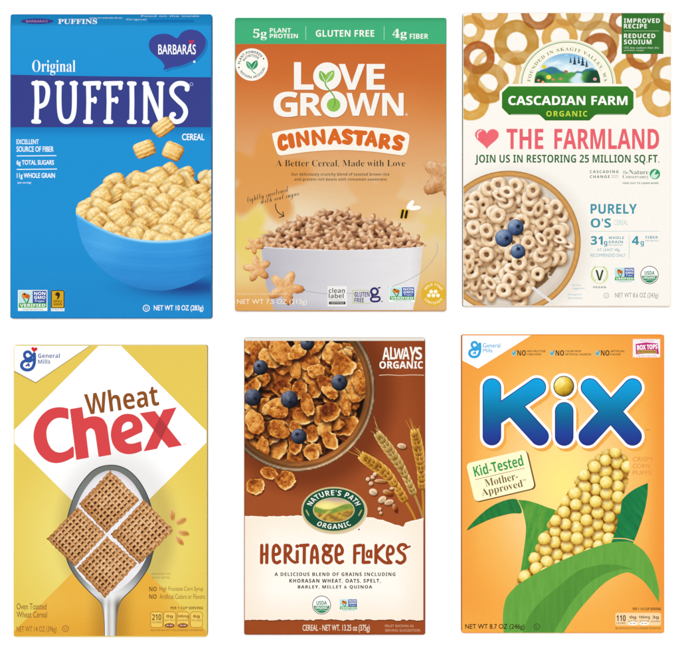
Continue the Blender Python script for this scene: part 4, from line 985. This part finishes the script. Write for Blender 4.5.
# ================================================================ 5. brown box, flakes in a wooden bowl
def box_brown():
    R = random.Random(13)
    B = Box(244.2, 337.8, 425.2, 634.4, 58, 'brown and cream cereal box with wooden bowl of flakes and green oval emblem', (3, 1.4))
    def front(x, y):
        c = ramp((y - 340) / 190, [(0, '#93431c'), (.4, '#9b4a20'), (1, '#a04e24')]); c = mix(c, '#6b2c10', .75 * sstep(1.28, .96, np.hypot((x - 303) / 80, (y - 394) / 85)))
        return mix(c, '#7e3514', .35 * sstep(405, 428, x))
    carton(B, front, '#8a3f1a', '#d9cfc0', step=3).done()
    p = B.part('top_edge'); p.grid(245, 338.1, 424.4, 340.8, 12, 2, lambda x, y: mix('#cfc5b6', '#efe9de', sstep(300, 240, np.abs(x - 250)))).done()
    cx, cy, rx, ry = 296.6, 389.6, 78.6, 82
    bw = clip(ell(cx, cy, rx, ry, 100), 244.8, 340.8, 424, 634)
    p = B.part('bowl_picture')
    def wood(x, y):
        d = np.hypot((x - cx) / rx, (y - cy) / ry)
        c = ramp(d, [(.80, '#3a1a09'), (.84, '#5e3014'), (.88, '#84491f'), (.92, '#99602c'), (.95, '#5e3416'), (.965, '#a5835c'), (.98, '#c9b193'), (.99, '#6a4522'), (1, '#3a1c0a')])
        th = np.arctan2(y - cy, x - cx)
        c = c * (.62 + .55 * sstep(-.6, 1.2, th) * sstep(2.6, 1.0, th) + .25 * gauss(th, 0, -.35, 0, .35, 1))[:, None]
        return np.clip(c * (.85 + .3 * fbm(th * 9, d * 40, 3))[:, None], 0, 1)
    p.fill(bw, wood, 1.3).done()
    c = Canvas(244.8, 340.8, 368, 466, .4, '#2a1206'); d = np.hypot((c.X - cx) / rx, (c.Y - cy) / ry); c.m |= d < .87
    fl = [(-.4, '#4a1c09'), (-.1, '#7a3410'), (.1, '#984a16'), (.3, '#b05e1c'), (.5, '#c97a2c'), (.7, '#dd9844'), (.9, '#edb968'), (1.1, '#f8dca4')]
    pos = [(244 + R.random() * 122, 338 + R.random() * 128) for _ in range(190)]
    pos = [q for q in pos if math.hypot((q[0] - cx) / rx, (q[1] - cy) / ry) < .83]
    for i, (x, y) in enumerate(pos):
        a = R.uniform(0, 3.14); r1 = R.uniform(8.5, 14.5); r2 = r1 * R.uniform(.5, .86)
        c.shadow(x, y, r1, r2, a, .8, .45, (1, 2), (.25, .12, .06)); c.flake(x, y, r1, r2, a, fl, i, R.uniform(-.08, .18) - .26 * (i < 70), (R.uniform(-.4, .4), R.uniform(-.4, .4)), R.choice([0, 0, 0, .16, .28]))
    c.m &= d < .88
    B.part('cereal_heap', p).canvas(c).done()
    for i, (x, y, r) in enumerate(((260.6, 367.5, 7.6), (252.8, 397.4, 8.6), (289.4, 399.4, 8.8), (339.4, 382.6, 8.2), (307.4, 343.4, 7), (298.8, 436.4, 7.8))):
        k = Canvas(x - 11, y - 11, x + 11, y + 11, .4); k.berry(x, y, r, i, R.uniform(0, 6), True); k.m &= (k.X > 244.8) & (k.Y > 340.8)
        B.part('blueberry_picture', p).canvas(k).done()
    for i, (x, y, r1, r2, a) in enumerate(((269.8, 473.2, 9.4, 5.8, .4), (285.8, 480, 10.4, 9.2, .1), (255.4, 485.4, 8.8, 8.4, 1.2))):
        k = Canvas(x - 14, y - 14, x + 14, y + 14, .35); k.flake(x, y, r1, r2, a, fl, i + 300, .12, (0, 0), .24); k.m &= (k.X > 244.8)
        q = B.part('flake_picture'); q.fill(ell(x + .8, y + 1.4, r1 + .8, r2 + .8, 30, rot=math.degrees(a)), '#6f3012', 4); q.canvas(k).done()
    # wheat ears
    def ear(tip, mid, end, stem, n, w, cs, seed):
        q = B.part('wheat_ear_picture'); rn = random.Random(seed)
        path = sp([tip, mid, end], False, 20); P = np.array(path)
        S = sp([end, ((end[0] + stem[0]) / 2 + .5, (end[1] + stem[1]) / 2), stem], False, 8)
        q.stroke(S, 2.4, cs[1], w1=2.0)
        tdir = np.subtract(tip, mid); tdir = tdir / np.hypot(*tdir)
        for i in range(16):
            b = P[int(i * 1.5)]; an = rn.uniform(-.34, .34); dx = tdir[0] * math.cos(an) - tdir[1] * math.sin(an); dy = tdir[0] * math.sin(an) + tdir[1] * math.cos(an); L = rn.uniform(12, 24)
            q.stroke([(b[0], b[1]), (b[0] + dx * L, b[1] + dy * L)], .6, cs[2], False, w1=.2)
        for i in range(n - 1, -1, -1):
            f = i / (n - 1); j = min(int(f * (len(P) - 2)), len(P) - 2); b = P[j]; t = P[j] - P[j + 1]; t = t / np.hypot(*t); nrm = np.array([-t[1], t[0]])
            ww = w * (.5 + .5 * math.sin(min(f * 1.25 + .12, 1) * math.pi * .85))
            for sg in (-1, 1, 0):
                if sg == 0 and i % 2: continue
                a0 = b + nrm * sg * ww * .16; d_ = t * ww * 1.3 + nrm * sg * ww * .42; b1 = a0 + d_
                g = rn.uniform(-.06, .06)
                col = lambda x, y, a0=a0, d_=d_, g=g: np.clip(ramp(((x - a0[0]) * d_[0] + (y - a0[1]) * d_[1]) / (d_ @ d_) + .25 * (fbm(x * .9, y * .9, 3) - .5), [(0, cs[0]), (.35, cs[1]), (.75, cs[2]), (1, cs[3])]) + g, 0, 1)
                dx, dy = d_; l = np.hypot(dx, dy); nn = np.array([-dy, dx]) / l * ww * .27
                q.fill(sp([tuple(a0), tuple(a0 + d_ * .3 + nn), tuple(a0 + d_ * .7 + nn * .8), tuple(b1), tuple(a0 + d_ * .7 - nn * .8), tuple(a0 + d_ * .3 - nn)], n=4), col, 1.2)
        q.done()
    ear((415.5, 436), (420, 462), (422.4, 491), (422.8, 520), 15, 8.5, ('#6a380c', '#bb7f26', '#dcaa44', '#f0d080'), 3)
    ear((380.5, 438), (400, 466), (415, 496), (423.2, 519), 15, 8.2, ('#6e4718', '#b08a44', '#d4b46c', '#ecd8a0'), 2)
    ear((366, 459), (389, 477), (406.6, 503), (415.6, 520), 15, 9, ('#6c3a0e', '#bf8426', '#e2b04a', '#f3d486'), 1)
    grains = ((401.8, 446, 4.6, 2.8, 10, '#dcb890'), (367.8, 479.2, 2, 2, 0, '#e6c6a0'), (372.6, 477.2, 2.1, 2.1, 0, '#e2bf96'), (374.8, 474.2, 1.9, 1.9, 0, '#e8cba8'), (371, 483.6, 2.2, 2.2, 0, '#dcb88e'), (380.8, 481, 6.4, 1.9, 3, '#c9925a'), (373.2, 492, 4.2, 3.4, 20, '#e6caa6'), (387.8, 492.8, 5.4, 2.9, 22, '#b06a2c'), (382.2, 499.6, 4.4, 3.2, -35, '#e8c8a0'), (389, 502.2, 4.8, 2.8, -15, '#ddba90'), (395, 508, 2.2, 4.6, -20, '#9c5420'), (379.6, 509, 1.9, 1.9, 0, '#e2bd92'), (380.8, 513, 1.6, 1.6, 0, '#ddb68a'), (391.6, 488.4, 2, 1.4, 0, '#e6c69c'))
    for i, (x, y, a, b, r, col) in enumerate(grains):
        q = B.part('grain_picture'); q.poly(ell(x + .7, y + 1, a + .3, b + .3, 20, rot=r), '#6a2f12')
        q.fill(ell(x, y, a, b, 22, rot=r), lambda u, w: np.clip(mix(col, '#fff0d8', .35 * np.clip(((x - u) / a + (y - w) / b), -1, 1.4)) - .25 * np.clip((w - y) / b + .5 * (u - x) / a, 0, 1)[:, None], 0, 1), 1)
        if a > 3: q.stroke([(x - a * .5 * math.cos(math.radians(r)), y - a * .5 * math.sin(math.radians(r))), (x + a * .5 * math.cos(math.radians(r)), y + a * .5 * math.sin(math.radians(r)))], .45, '#8a5a30')
        q.done()
    # torn paper
    top = []
    for x in np.arange(244.8, 424.7, 1.5):
        k = np.interp(x, [244, 262, 300, 362, 372, 385.7, 395, 403.4, 405, 412, 420, 425], [516.6, 517.4, 516.4, 517.6, 518.6, 521.6, 525.4, 527.8, 523.6, 521.2, 519.6, 518.2])
        top.append((x, k + 1.5 * (float(fbm(np.array(x * .35), np.array(1.), 7)) - .5)))
    bot = [(x, 620.4 + 1.6 * (float(fbm(np.array(x * .3), np.array(9.), 8, 3)) - .5) * 1.6) for x in np.arange(244.8, 424.7, 1.5)]
    p = B.part('cream_label')
    cream = lambda x, y: mix(ramp((y - 517) / 104, [(0, '#f8ecda'), (.25, '#fcf5ea'), (.7, '#fdf7ee'), (1, '#f8ead8')]), '#f6e6d2', .8 * sstep(56, 92, np.abs(x - 334)) + .12 * (fbm(x * .1, y * .1, 2) - .5))
    p.fill([(x, y - .9) for x, y in top] + bot[::-1], '#fff8ea', 6).fill(top + bot[::-1], cream, 3).done()
    q = B.part('footer_strip'); q.fill(bot + [(424.6, 633.8), (244.8, 633.8)], lambda x, y: mix('#97441a', '#a04a1e', fbm(x * .06, y * .1, 4)), 3)
    q.stroke([(x, y - .1) for x, y in bot], .9, '#6a2c10', False).done()
    # oval emblem
    p = B.part('brand_emblem'); ex, ey = 333.8, 509.6
    p.poly(ell(ex + .6, ey + 1.3, 33, 23.4, 60), '#d9c6a2').poly(ell(ex, ey, 32.4, 22.8, 60), '#cbbd8c').poly(ell(ex, ey, 30.7, 21.2, 60), '#124f37').poly(ell(ex, ey + .4, 20.9, 12.6, 48), '#c8ba86')
    def land(x, y):
        yy = y - ey
        c = ramp((yy + 12) / 8, [(0, '#8f7ba8'), (.5, '#d4b98e'), (1, '#ecd57a')])
        c = mix(c, '#f6ec8e', gauss(x, y, 326, 506, 9, 5)); h = ey - 3 + 3 * np.sin((x - 316) * .14)
        c = mix(c, mix('#5f8a3a', '#a9a83e', fbm(x * .2, y * .3, 3)), sstep(h - .6, h + .6, y)); h2 = ey + 2 + 2.4 * np.sin((x - 330) * .11 + 2)
        c = mix(c, mix('#d0a53c', '#8f6a2c', sstep(.35, .7, fbm(x * .25, y * .5, 6))), sstep(h2 - .6, h2 + .6, y))
        return mix(c, '#e3c260', .7 * sstep(3, 1, np.abs(x - (331 + (y - ey) * -1.2))) * (y > ey + 1))
    p.fill(ell(ex, ey + .4, 19.8, 11.7, 48), land, 1.1)
    p.arc("NATURE'S PATH", ex, ey, 22.8, 14.2, 196, 344, 5.4, '#f6f4ea', off=.012, sp_=1.15).arc('ORGANIC', ex, ey + .2, 28.6, 19.2, 128, 52, -5, '#f6f4ea', off=.012, sp_=1.15)
    for sx in (-1, 1):
        for j in range(3): leaf(p, ex + sx * (24.6 + j * .9), ey + 6.6 - j * 1.6, ex + sx * (26.6 + j * .7), ey + 2.6 - j * 1.4, 1.4, '#b5ab66')
    p.poly(ell(359, 529.4, .8, n=12), '#3a4a3c').done()
    # name
    p = B.part('title_lettering'); O = '#99401a'; w = 3.3
    S = lambda *pts, ww=w: p.stroke(sp(list(pts), False, 5) if len(pts) > 2 else list(pts), ww, O)
    a, b, m = 545.4, 562.6, 554.4
    S((261.8, a), (261.6, b)); S((267, a - .4), (266.8, b)); S((261.8, m), (266.8, m - .8), ww=2.8)
    S((273.6, 554.6), (278.6, 553.6), (279.6, 549.4), (276.8, 545.4), (274, 547), (273.2, 554), (273.8, 560.6), (276.8, 562.8), (279.8, 561.4))
    S((285.2, a), (285.2, b)); S((285.2, a), (289.6, 546), (290.8, 550), (288.4, 553.6), (285.4, 554)); S((287.4, 554.6), (290.6, 559.6), (294.6, 562.2), (297.6, 561.8), ww=3)
    S((297.3, 551.4), (297.2, 559.4)); p.poly(ell(297.2, 546.2, 1.9, n=18), O)
    S((300.4, 545.6), (308, 545)); S((304.4, 546.2), (304.2, b))
    S((311.4, b), (312.2, 551), (314.6, 545.8), (316.8, 551), (317.6, b)); S((312.4, 557.4), (316.8, 557.4), ww=2.6)
    S((332.2, 545.6), (328.8, 546), (325.4, 545.4), (323.4, 548.4), (325.6, 552), (329.2, 551.4), (330, 548), (328.4, 546.2)); S((325.2, 552.6), (323.2, 556.4), (323.8, 561.4), (327.6, 563), (331.2, 560.6), (330.6, 556.2), (326.6, 554.8), ww=3)
    S((336.4, 554.6), (341.4, 553.6), (342.2, 549.4), (339.6, 545.4), (336.8, 547), (336, 554), (336.6, 560.6), (339.6, 562.8), (342.6, 561.4))
    S((354.8, 546), (354.6, b)); S((354.8, 546), (360.6, 545.2)); S((354.8, 553.4), (359.2, 553), ww=2.8)
    S((363.2, a), (363, 561.6), (369, 562.2)) if False else (S((363.4, a), (363.2, b - .2)), S((363.4, b - .2), (369.2, b - .4)))
    S((370.6, 551.6), (368.2, 550.8), (366.8, 553.6), (367.6, 556.8), (370, 556.4), (371, 553), ww=2.4); S((371.2, 550.6), (371.4, 557.4), ww=2.4)
    S((376, a), (375.8, b)); S((383.6, a), (376.6, 553.6), (381, 559.6), (385.6, 562.6), (391, 562.6))
    S((387.6, 554.4), (392.4, 553.4), (393.2, 549.4), (390.8, 546.2), (388.2, 547.6), (387.2, 553.6), (388, 559), (391, 562.4), ww=3)
    S((406.4, 547.2), (404.4, 544.8), (400.4, 545), (398.2, 548.4), (400, 551.8), (404, 555), (404.6, 560), (400.6, 563), (396.8, 561.4)); S((403.6, 549.4), (407.2, 547.4), (409.8, 546.4), ww=2)
    p.done()
    K = '#2f2420'
    B.part('description_lettering').text('A DELICIOUS BLEND OF GRAINS INCLUDING', 274.6, 572.4, 395.4, 576, K, 'sans', off=.012, sp_=1.2).text('KHORASAN WHEAT, OATS, SPELT,', 289.4, 578.8, 380.6, 583.2, K, 'sans', off=.012, sp_=1.2).text('BARLEY, MILLET & QUINOA', 297.8, 585.2, 372.2, 589.2, K, 'sans', off=.012, sp_=1.2).done()
    usda(B, 321.6, 605, 9.4); non_gmo(B, 339.3, 598.8, 357.4, 611.2)
    B.part('net_weight_lettering').text('CEREAL - NET WT. 13.25 oz (375g)', 302.6, 624.6, 369.8, 632.6, '#f2e2cc', off=.006).text('FRUIT SHOWN AS', 385, 624.6, 413.6, 627.2, '#d6a888').text('SERVING SUGGESTION', 385, 629, 420, 631.6, '#d6a888').done()
    W = '#f7f1e8'
    p = B.part('organic_lettering')
    for ch, x0, x1, y0, y1, rt in (('A', 382.4, 389.6, 347.4, 360, 0), ('L', 390, 395, 347, 359.4, 0), ('W', 393.6, 403.6, 348.4, 359, 3), ('A', 402.4, 409.4, 347.4, 359.4, 0), ('Y', 409, 416.4, 346.8, 361, 4), ('S', 415.6, 422, 347, 359.6, 0)): p.text(ch, x0, y0, x1, y1, W, 'sans', off=.004, rot=rt)
    p.text('ORGANIC', 379.4, 361.2, 423, 368.6, W, 'sans', off=.012).stroke(sp([(379.4, 375.3), (388, 374.8), (400, 375.4), (412, 374.9), (423.6, 375.2)], False), .8, '#d9b795').done()

# ================================================================ 6. golden box, corn cob of puffs
def box_gold():
    R = random.Random(3)
    B = Box(461.9, 334.8, 664.2, 632.8, 56, 'golden orange cereal box with thick blue title and corn cob of yellow puffs')
    X0, X1, Y0, Y1 = 462.5, 663.6, 335.4, 632.2
    def front(x, y):
        c = ramp(np.hypot((x - 563) / 1.0, (y - 484) / 1.45) / 104, [(0, '#fdea84'), (.25, '#fbdf88'), (.5, '#f9cc82'), (.75, '#f7b95c'), (1, '#f5a845'), (1.25, '#f19a3c')])
        c = mix(c, '#f3a042', .65 * sstep(482, 463, x)); c = mix(c, '#f09437', .8 * sstep(642, 664, x)); return mix(c, '#f6b049', .6 * sstep(590, 633, y))
    carton(B, front, '#ee9838', step=3).done()
    p = B.part('maker_corner'); p.poly([(X0, Y0), (531, Y0), (478, 368.6), (X0, 360.6)], '#fdfdfc').done()
    script_g(B, 468.2, 340.8, .82, '#2ea3dc')
    B.part('maker_lettering').text('General', 482.8, 343.2, 500.4, 347.6, '#4fa9d6', 'plain', off=.012).text('Mills', 483, 348.6, 492.4, 352.4, '#4fa9d6', 'plain', off=.012).done()
    p = B.part('claims_lettering'); K = '#2b2416'
    for x, a, b in ((511.8, 'HIGH FRUCTOSE', 'CORN SYRUP'), (550, 'COLORS FROM', 'ARTIFICIAL SOURCES'), (595.4, 'ARTIFICIAL', 'FLAVORS')):
        p.poly(rr(x, 351, x + 4.2, 355.6, .6), '#8fc7c4').stroke([(x + .9, 353), (x + 1.9, 354.4), (x + 4.4, 350.4)], .8, '#2a86a8').text('NO', x + 5.6, 350.2, x + 14, 355.7, K, 'sans')
        p.text(a, x + 15, 350.2, x + 15 + len(a) * 1.45, 352.2, K, off=.015).text(b, x + 15, 353.4, x + 15 + len(b) * 1.45, 355.4, K, off=.015)
    p.done()
    p = B.part('coupon_sticker')
    p.poly(rect(632.8, 338.8, 660.2, 357.6), '#f6ecf0')
    for i in range(10):
        x = 634 + i * 2.8; p.poly(ell(x, 338.9, .7, n=10), '#f3a445').poly(ell(x, 357.5, .7, n=10), '#f3a445')
    p.poly([(635.6, 344), (646, 342.4), (657.6, 343.4), (659, 354), (648, 353.4), (636, 354.4)], '#c12a7c').text('BOX TOPS', 637, 344.6, 657.4, 349.4, '#ffffff', 'sans', off=.02, rot=-3).poly(rect(637.4, 350, 656.6, 353.6), '#c9a24c').text('FOR EDUCATION', 638.4, 350.8, 655.8, 352.8, '#5b2a30', 'sans').text('OFFICIAL COUPON', 640, 340.2, 654, 341.6, '#b06a90').text('10c each  exp 12/20', 638, 355.2, 656, 356.6, '#7a5a68').done()
    # big rounded name
    p = B.part('title_lettering')
    K_ = [[(491.9, 387.6), (491.9, 436.2)], [(493, 417.6), (536.8, 387.2)], [(512, 406), (539.6, 436.4)]]
    I_ = [[(564.2, 411.4), (564.2, 436.6)]]; Xx = [[(590, 387.6), (632.6, 436.4)], [(632.6, 387.6), (587.8, 436.4)]]
    grad = lambda x, y: ramp((y - 378) / 68, [(0, '#0aa3e2'), (.2, '#0b97d2'), (.45, '#067aa6'), (.62, '#115f96'), (.8, '#20449a'), (1, '#232f86')])
    allS = K_ + I_ + Xx
    for s in allS: p.stroke([(x + 2.4, y + 3) for x, y in s], 24, '#f2a848', n=14)
    p.poly(ell(565.6, 388.8, 13, n=44), '#f2a848')
    for s in allS: p.stroke(s, 24, '#fdfdfd', n=14)
    p.poly(ell(563.8, 386.3, 13.2, n=44), '#fdfdfd')
    for s in allS: p.stroke(s, 18.6, '#1d2c78', n=14)
    def fine(s):
        (ax, ay), (bx, by) = s; return [(ax + (bx - ax) * i / 14, ay + (by - ay) * i / 14) for i in range(15)]
    for s in allS: p.stroke(fine(s), 17, grad, n=14)
    p.poly(ell(563.8, 386.3, 10.4, n=40), '#2a2a3a').text('TM', 645.4, 429.2, 649, 430.8, '#8a5a24').done()
    c = Canvas(553, 375, 575, 398, .4); yl = [(-.4, '#7c5a10'), (0, '#b58a1e'), (.4, '#d8b02e'), (.75, '#efd25a'), (1, '#fbeea6')]
    c.ball(563.8, 386.3, 9.6, yl, tex=.22, seed=4); B.part('puff_picture', p).canvas(c).done()
    # tag
    p = B.part('approval_tag'); rt = -13.2; mx, my = 500.6, 475.6
    T = lambda pts: rotp(pts, mx, my, rt)
    p.poly(T(rr(mx - 30.6, my - 18.6, mx + 32, my + 21, 4.6)), '#6e4a1a').poly(T(rr(mx - 31, my - 19.6, mx + 30.6, my + 19.8, 4.4)), '#fdf7cd')
    def tx(s, x0, y0, x1, y1, col, st, off=0): p.text(s, 0, 0, 1, 1, col, st, off, warp=lambda u, v: tuple(np.array(rotp(np.column_stack([x0 + u * (x1 - x0), y0 + v * (y1 - y0)]), mx, my, rt)).T))
    tx('Kid-Tested', mx - 25.6, my - 15.6, mx + 25.4, my - 4.4, '#2f9a48', 'sans', .008); p.stroke(T([(mx - 25.4, my - 1.8), (mx + 25, my - 1.8)]), .6, '#b58a6a')
    tx('Mother-', mx - 17, my + .2, mx + 16.6, my + 7.8, '#6f5428', 'serif', -.006); tx('Approved', mx - 22.6, my + 8.6, mx + 19.6, my + 18, '#6f5428', 'serif', -.006); tx('TM', mx + 20, my + 9, mx + 23.6, my + 11, '#6f5428', 'plain'); p.done()
    B.part('description_lettering').text('CRISPY', 632.8, 457, 653.4, 461.4, '#e48c45').text('CORN', 632.8, 463.8, 649.6, 468.2, '#e48c45').text('PUFFS', 632.8, 470.6, 651.4, 475, '#e48c45').done()
    # husk leaves and cob
    fib = lambda x, y, a, sd: fbm((x * math.cos(a) + y * math.sin(a)) * .5, (-x * math.sin(a) + y * math.cos(a)) * .06, sd, 4)
    B.part('husk_leaf_picture').fill(sp([(466.8, 530.3), (475.3, 519.6), (488.8, 508), (502.4, 501.2), (514.6, 498.8), (518.6, 502.6), (521.6, 512.8), (510.8, 513.7), (492.2, 518.6), (477, 525.4)], n=5), lambda x, y: mix('#1c6a33', '#2c8a42', 1.3 * fib(x, y, -.4, 3) - .15), 1.6).done()
    B.part('husk_leaf_picture').fill(sp([(518, 499.8), (529.4, 501.2), (546.3, 507), (558, 514), (556, 540), (540, 570), (517, 586)], False, 6) + sp([(520, 575.7), (524.3, 547), (526, 530), (525.2, 521.3), (522.6, 509.5)], False, 5), lambda x, y: mix('#2f8a34', '#63a23e', 1.4 * fib(x, y, .25, 5) - .2 + .3 * gauss(x, y, 534, 520, 9, 30)), 1.8).done()
    B.part('husk_leaf_picture').fill(sp([(648, 482.8), (634.4, 489.2), (624.3, 497.4), (615.4, 510), (610, 528), (604, 545)], False, 5) + sp([(633.4, 543), (638.6, 529.8), (644.6, 511), (647.6, 494)], False, 5), lambda x, y: mix('#0f6c3a', '#238a4c', 1.4 * fib(x, y, -.7, 7) - .2), 1.8).done()
    cob = sp([(604, 452.4), (599, 455.4), (588.8, 465), (577, 482), (565, 500.6), (556.5, 514.6), (541, 538), (532, 557), (517.4, 584)], False, 5) + [(517.4, 588), (600, 570)] + sp([(611.4, 538), (617.5, 519.6), (620.6, 500), (627.4, 478), (627, 459), (622.6, 452.6), (611.6, 449.8)], False, 5)
    p = B.part('corn_cob_picture')
    c = Canvas(512, 444, 634, 588, .4)
    pf = [(-.4, '#8a5a14'), (-.05, '#b8862a'), (.2, '#d6ab3e'), (.45, '#e8c653'), (.7, '#f2da74'), (.9, '#f8ea9c'), (1.1, '#fdf6cc')]
    c.m |= inside(c.X, c.Y - 4, cob) & inside(c.X + 3, c.Y, cob); c.rgb[c.m] = hx('#b07a2c')
    grow = [(569 + (x - 569) * 1.0, 520 + (y - 520) * 1.0) for x, y in cob]
    ax = (-.50, .866)                                     # rows run along the cob
    for lay in (0, 1):
        pc = []
        for row in range(-2, 24):
            for k in range(-10, 10):
                gx, gy, jt = ((8.6, 7.0, 1.2), (12.2, 10.6, .9))[lay]
                ux = k * gx + (row % 2) * gx / 2 + lay * 3; vy = row * gy + lay * 2.6
                x = 614 + ux * .90 - vy * .46 + R.uniform(-jt, jt); y = 449 + ux * .30 + vy * .89 + R.uniform(-jt, jt)
                if inside(np.array(x), np.array(y), grow): pc.append((x, y))
        R.shuffle(pc)
        if lay: c.rgb = np.where(c.m[..., None], c.rgb * np.array([.93, .86, .72]), c.rgb)
        for i, (x, y) in enumerate(pc):
            r = (5.2 if lay == 0 else 6.3) + R.uniform(-.4, .4)
            c.shadow(x, y, r, r, 0, .7, .5, (.5, 1.0), (.60, .38, .12)); c.ball(x, y, r, pf, (-.2, -.45, .87), .3, i + 200 * lay, freq=.8)
    ex = cob[:]; c.m &= (inside(c.X, c.Y, ex) | inside(c.X - 1.6, c.Y, ex) | inside(c.X + 2.4, c.Y + 1.2, ex) | inside(c.X, c.Y + 2.4, ex)) & (c.Y > 447)
    p.canvas(c).done()
    big = sp([(516.7, 585.4), (507.4, 596), (504, 606), (502.9, 619.6), (503.6, 633.5)], False, 5) + sp([(563, 633.5), (577, 612.9), (593.8, 593.4), (604, 583.6), (614, 577.2), (626, 572.6), (634.4, 574.8), (644.6, 582.4), (654.7, 596), (659, 603)], False, 5) + sp([(659.3, 590), (653.4, 567), (644.6, 552), (632.7, 543), (624.3, 541.4), (610.7, 542.8), (593.8, 547.6), (577, 554), (549.7, 566.2), (532, 575.6)], False, 5)
    p = B.part('husk_leaf_picture'); gr = lambda x, y: np.clip(mix('#5f9f3d', '#6dac46', 1.2 * fbm(x * .45, y * .03, 5, 4) - .1) * 1.0 + .05 * (fbm(x * .9, y * .06, 8)[:, None] - .5), 0, 1)
    p.fill(big, gr, 1.8)
    dark = sp([(522, 634), (528, 618), (539.6, 602.7), (556, 588.6), (577, 571.6), (592, 566.4), (606, 564.4), (620, 565.4), (634, 569.6)], False, 5) + sp([(622, 568.8), (604, 574.4), (588, 584), (572, 602), (561, 620), (553, 634)], False, 5)
    p.fill(dark, lambda x, y: np.clip(mix('#4c8b33', '#5a993a', 1.2 * fbm(x * .45, y * .03, 15, 4) - .1), 0, 1), 1.8)
    p.stroke(sp([(611, 538.8), (619, 538.4), (628, 539.4), (635, 541.8)], False), 1, '#f3c27c', False).done()
    B.part('net_weight_lettering').text('NET WT 8.7 OZ (246g)', 465.2, 624.0, 524.4, 630.4, '#33270f', off=.012).done(); kosher(B, 537, 626.8, 2.9, '#33471c', .6)
    nutrition(B, 615.4, 607.6, 661, 629.6, [615.6, 627.4, 638.8, 650], ['#3a2510', '#f9d6a4', '#fffaf0'], ('PER 1 1/4 CUP SERVING', ['110', '0g', '190mg', '3g'], ['CALORIES', 'SAT FAT', 'SODIUM', 'SUGARS'], ['', '0% DV', '8% DV', '']))

# ---------------------------------------------------------------- table
bm = bmesh.new(); bmesh.ops.create_cube(bm, size=1)
for v in bm.verts: v.co = (v.co.x * 3.2, v.co.y * 3.2, -0.0 if v.co.z > 0 else -0.04)
bmesh.ops.bevel(bm, geom=list(bm.edges), offset=0.004, segments=3, affect='EDGES')
me = bpy.data.meshes.new('tabletop'); bm.to_mesh(me); bm.free(); me.materials.append(table_material())
tb = bpy.data.objects.new('tabletop', me); COL.objects.link(tb); tb['kind'] = 'structure'; tb['label'] = 'plain white tabletop under the six cereal boxes'; tb['category'] = 'tabletop'

for f in (box_blue, box_orange, box_cream, box_yellow, box_brown, box_gold): f()

# ---------------------------------------------------------------- light and camera
w = bpy.data.worlds.new('World'); SC.world = w; w.use_nodes = True
w.node_tree.nodes['Background'].inputs[0].default_value = (1, 1, 1, 1); w.node_tree.nodes['Background'].inputs[1].default_value = 0.22
def softbox(name, loc, size, power):
    l = bpy.data.lights.new(name, 'AREA'); l.shape = 'DISK'; l.size = size; l.energy = power
    o = bpy.data.objects.new(name, l); COL.objects.link(o); o.location = loc
    d = Vector((0, 0, 0)) - Vector(loc); o.rotation_euler = d.to_track_quat('-Z', 'Y').to_euler()
    return o
softbox('overhead_softbox', (0.0, 0.1, 7.2), 0.5, 552)
cam = bpy.data.cameras.new('camera'); cam.sensor_width = 36; cam.lens = 36 * 6.0 / 0.680; cam.clip_end = 50; cam.clip_start = .1
co = bpy.data.objects.new('camera', cam); COL.objects.link(co); co.location = (0, 0, 6.056); SC.camera = co
SC.view_settings.view_transform = 'Standard'; SC.view_settings.look = 'None'; SC.view_settings.exposure = 0; SC.view_settings.gamma = 1
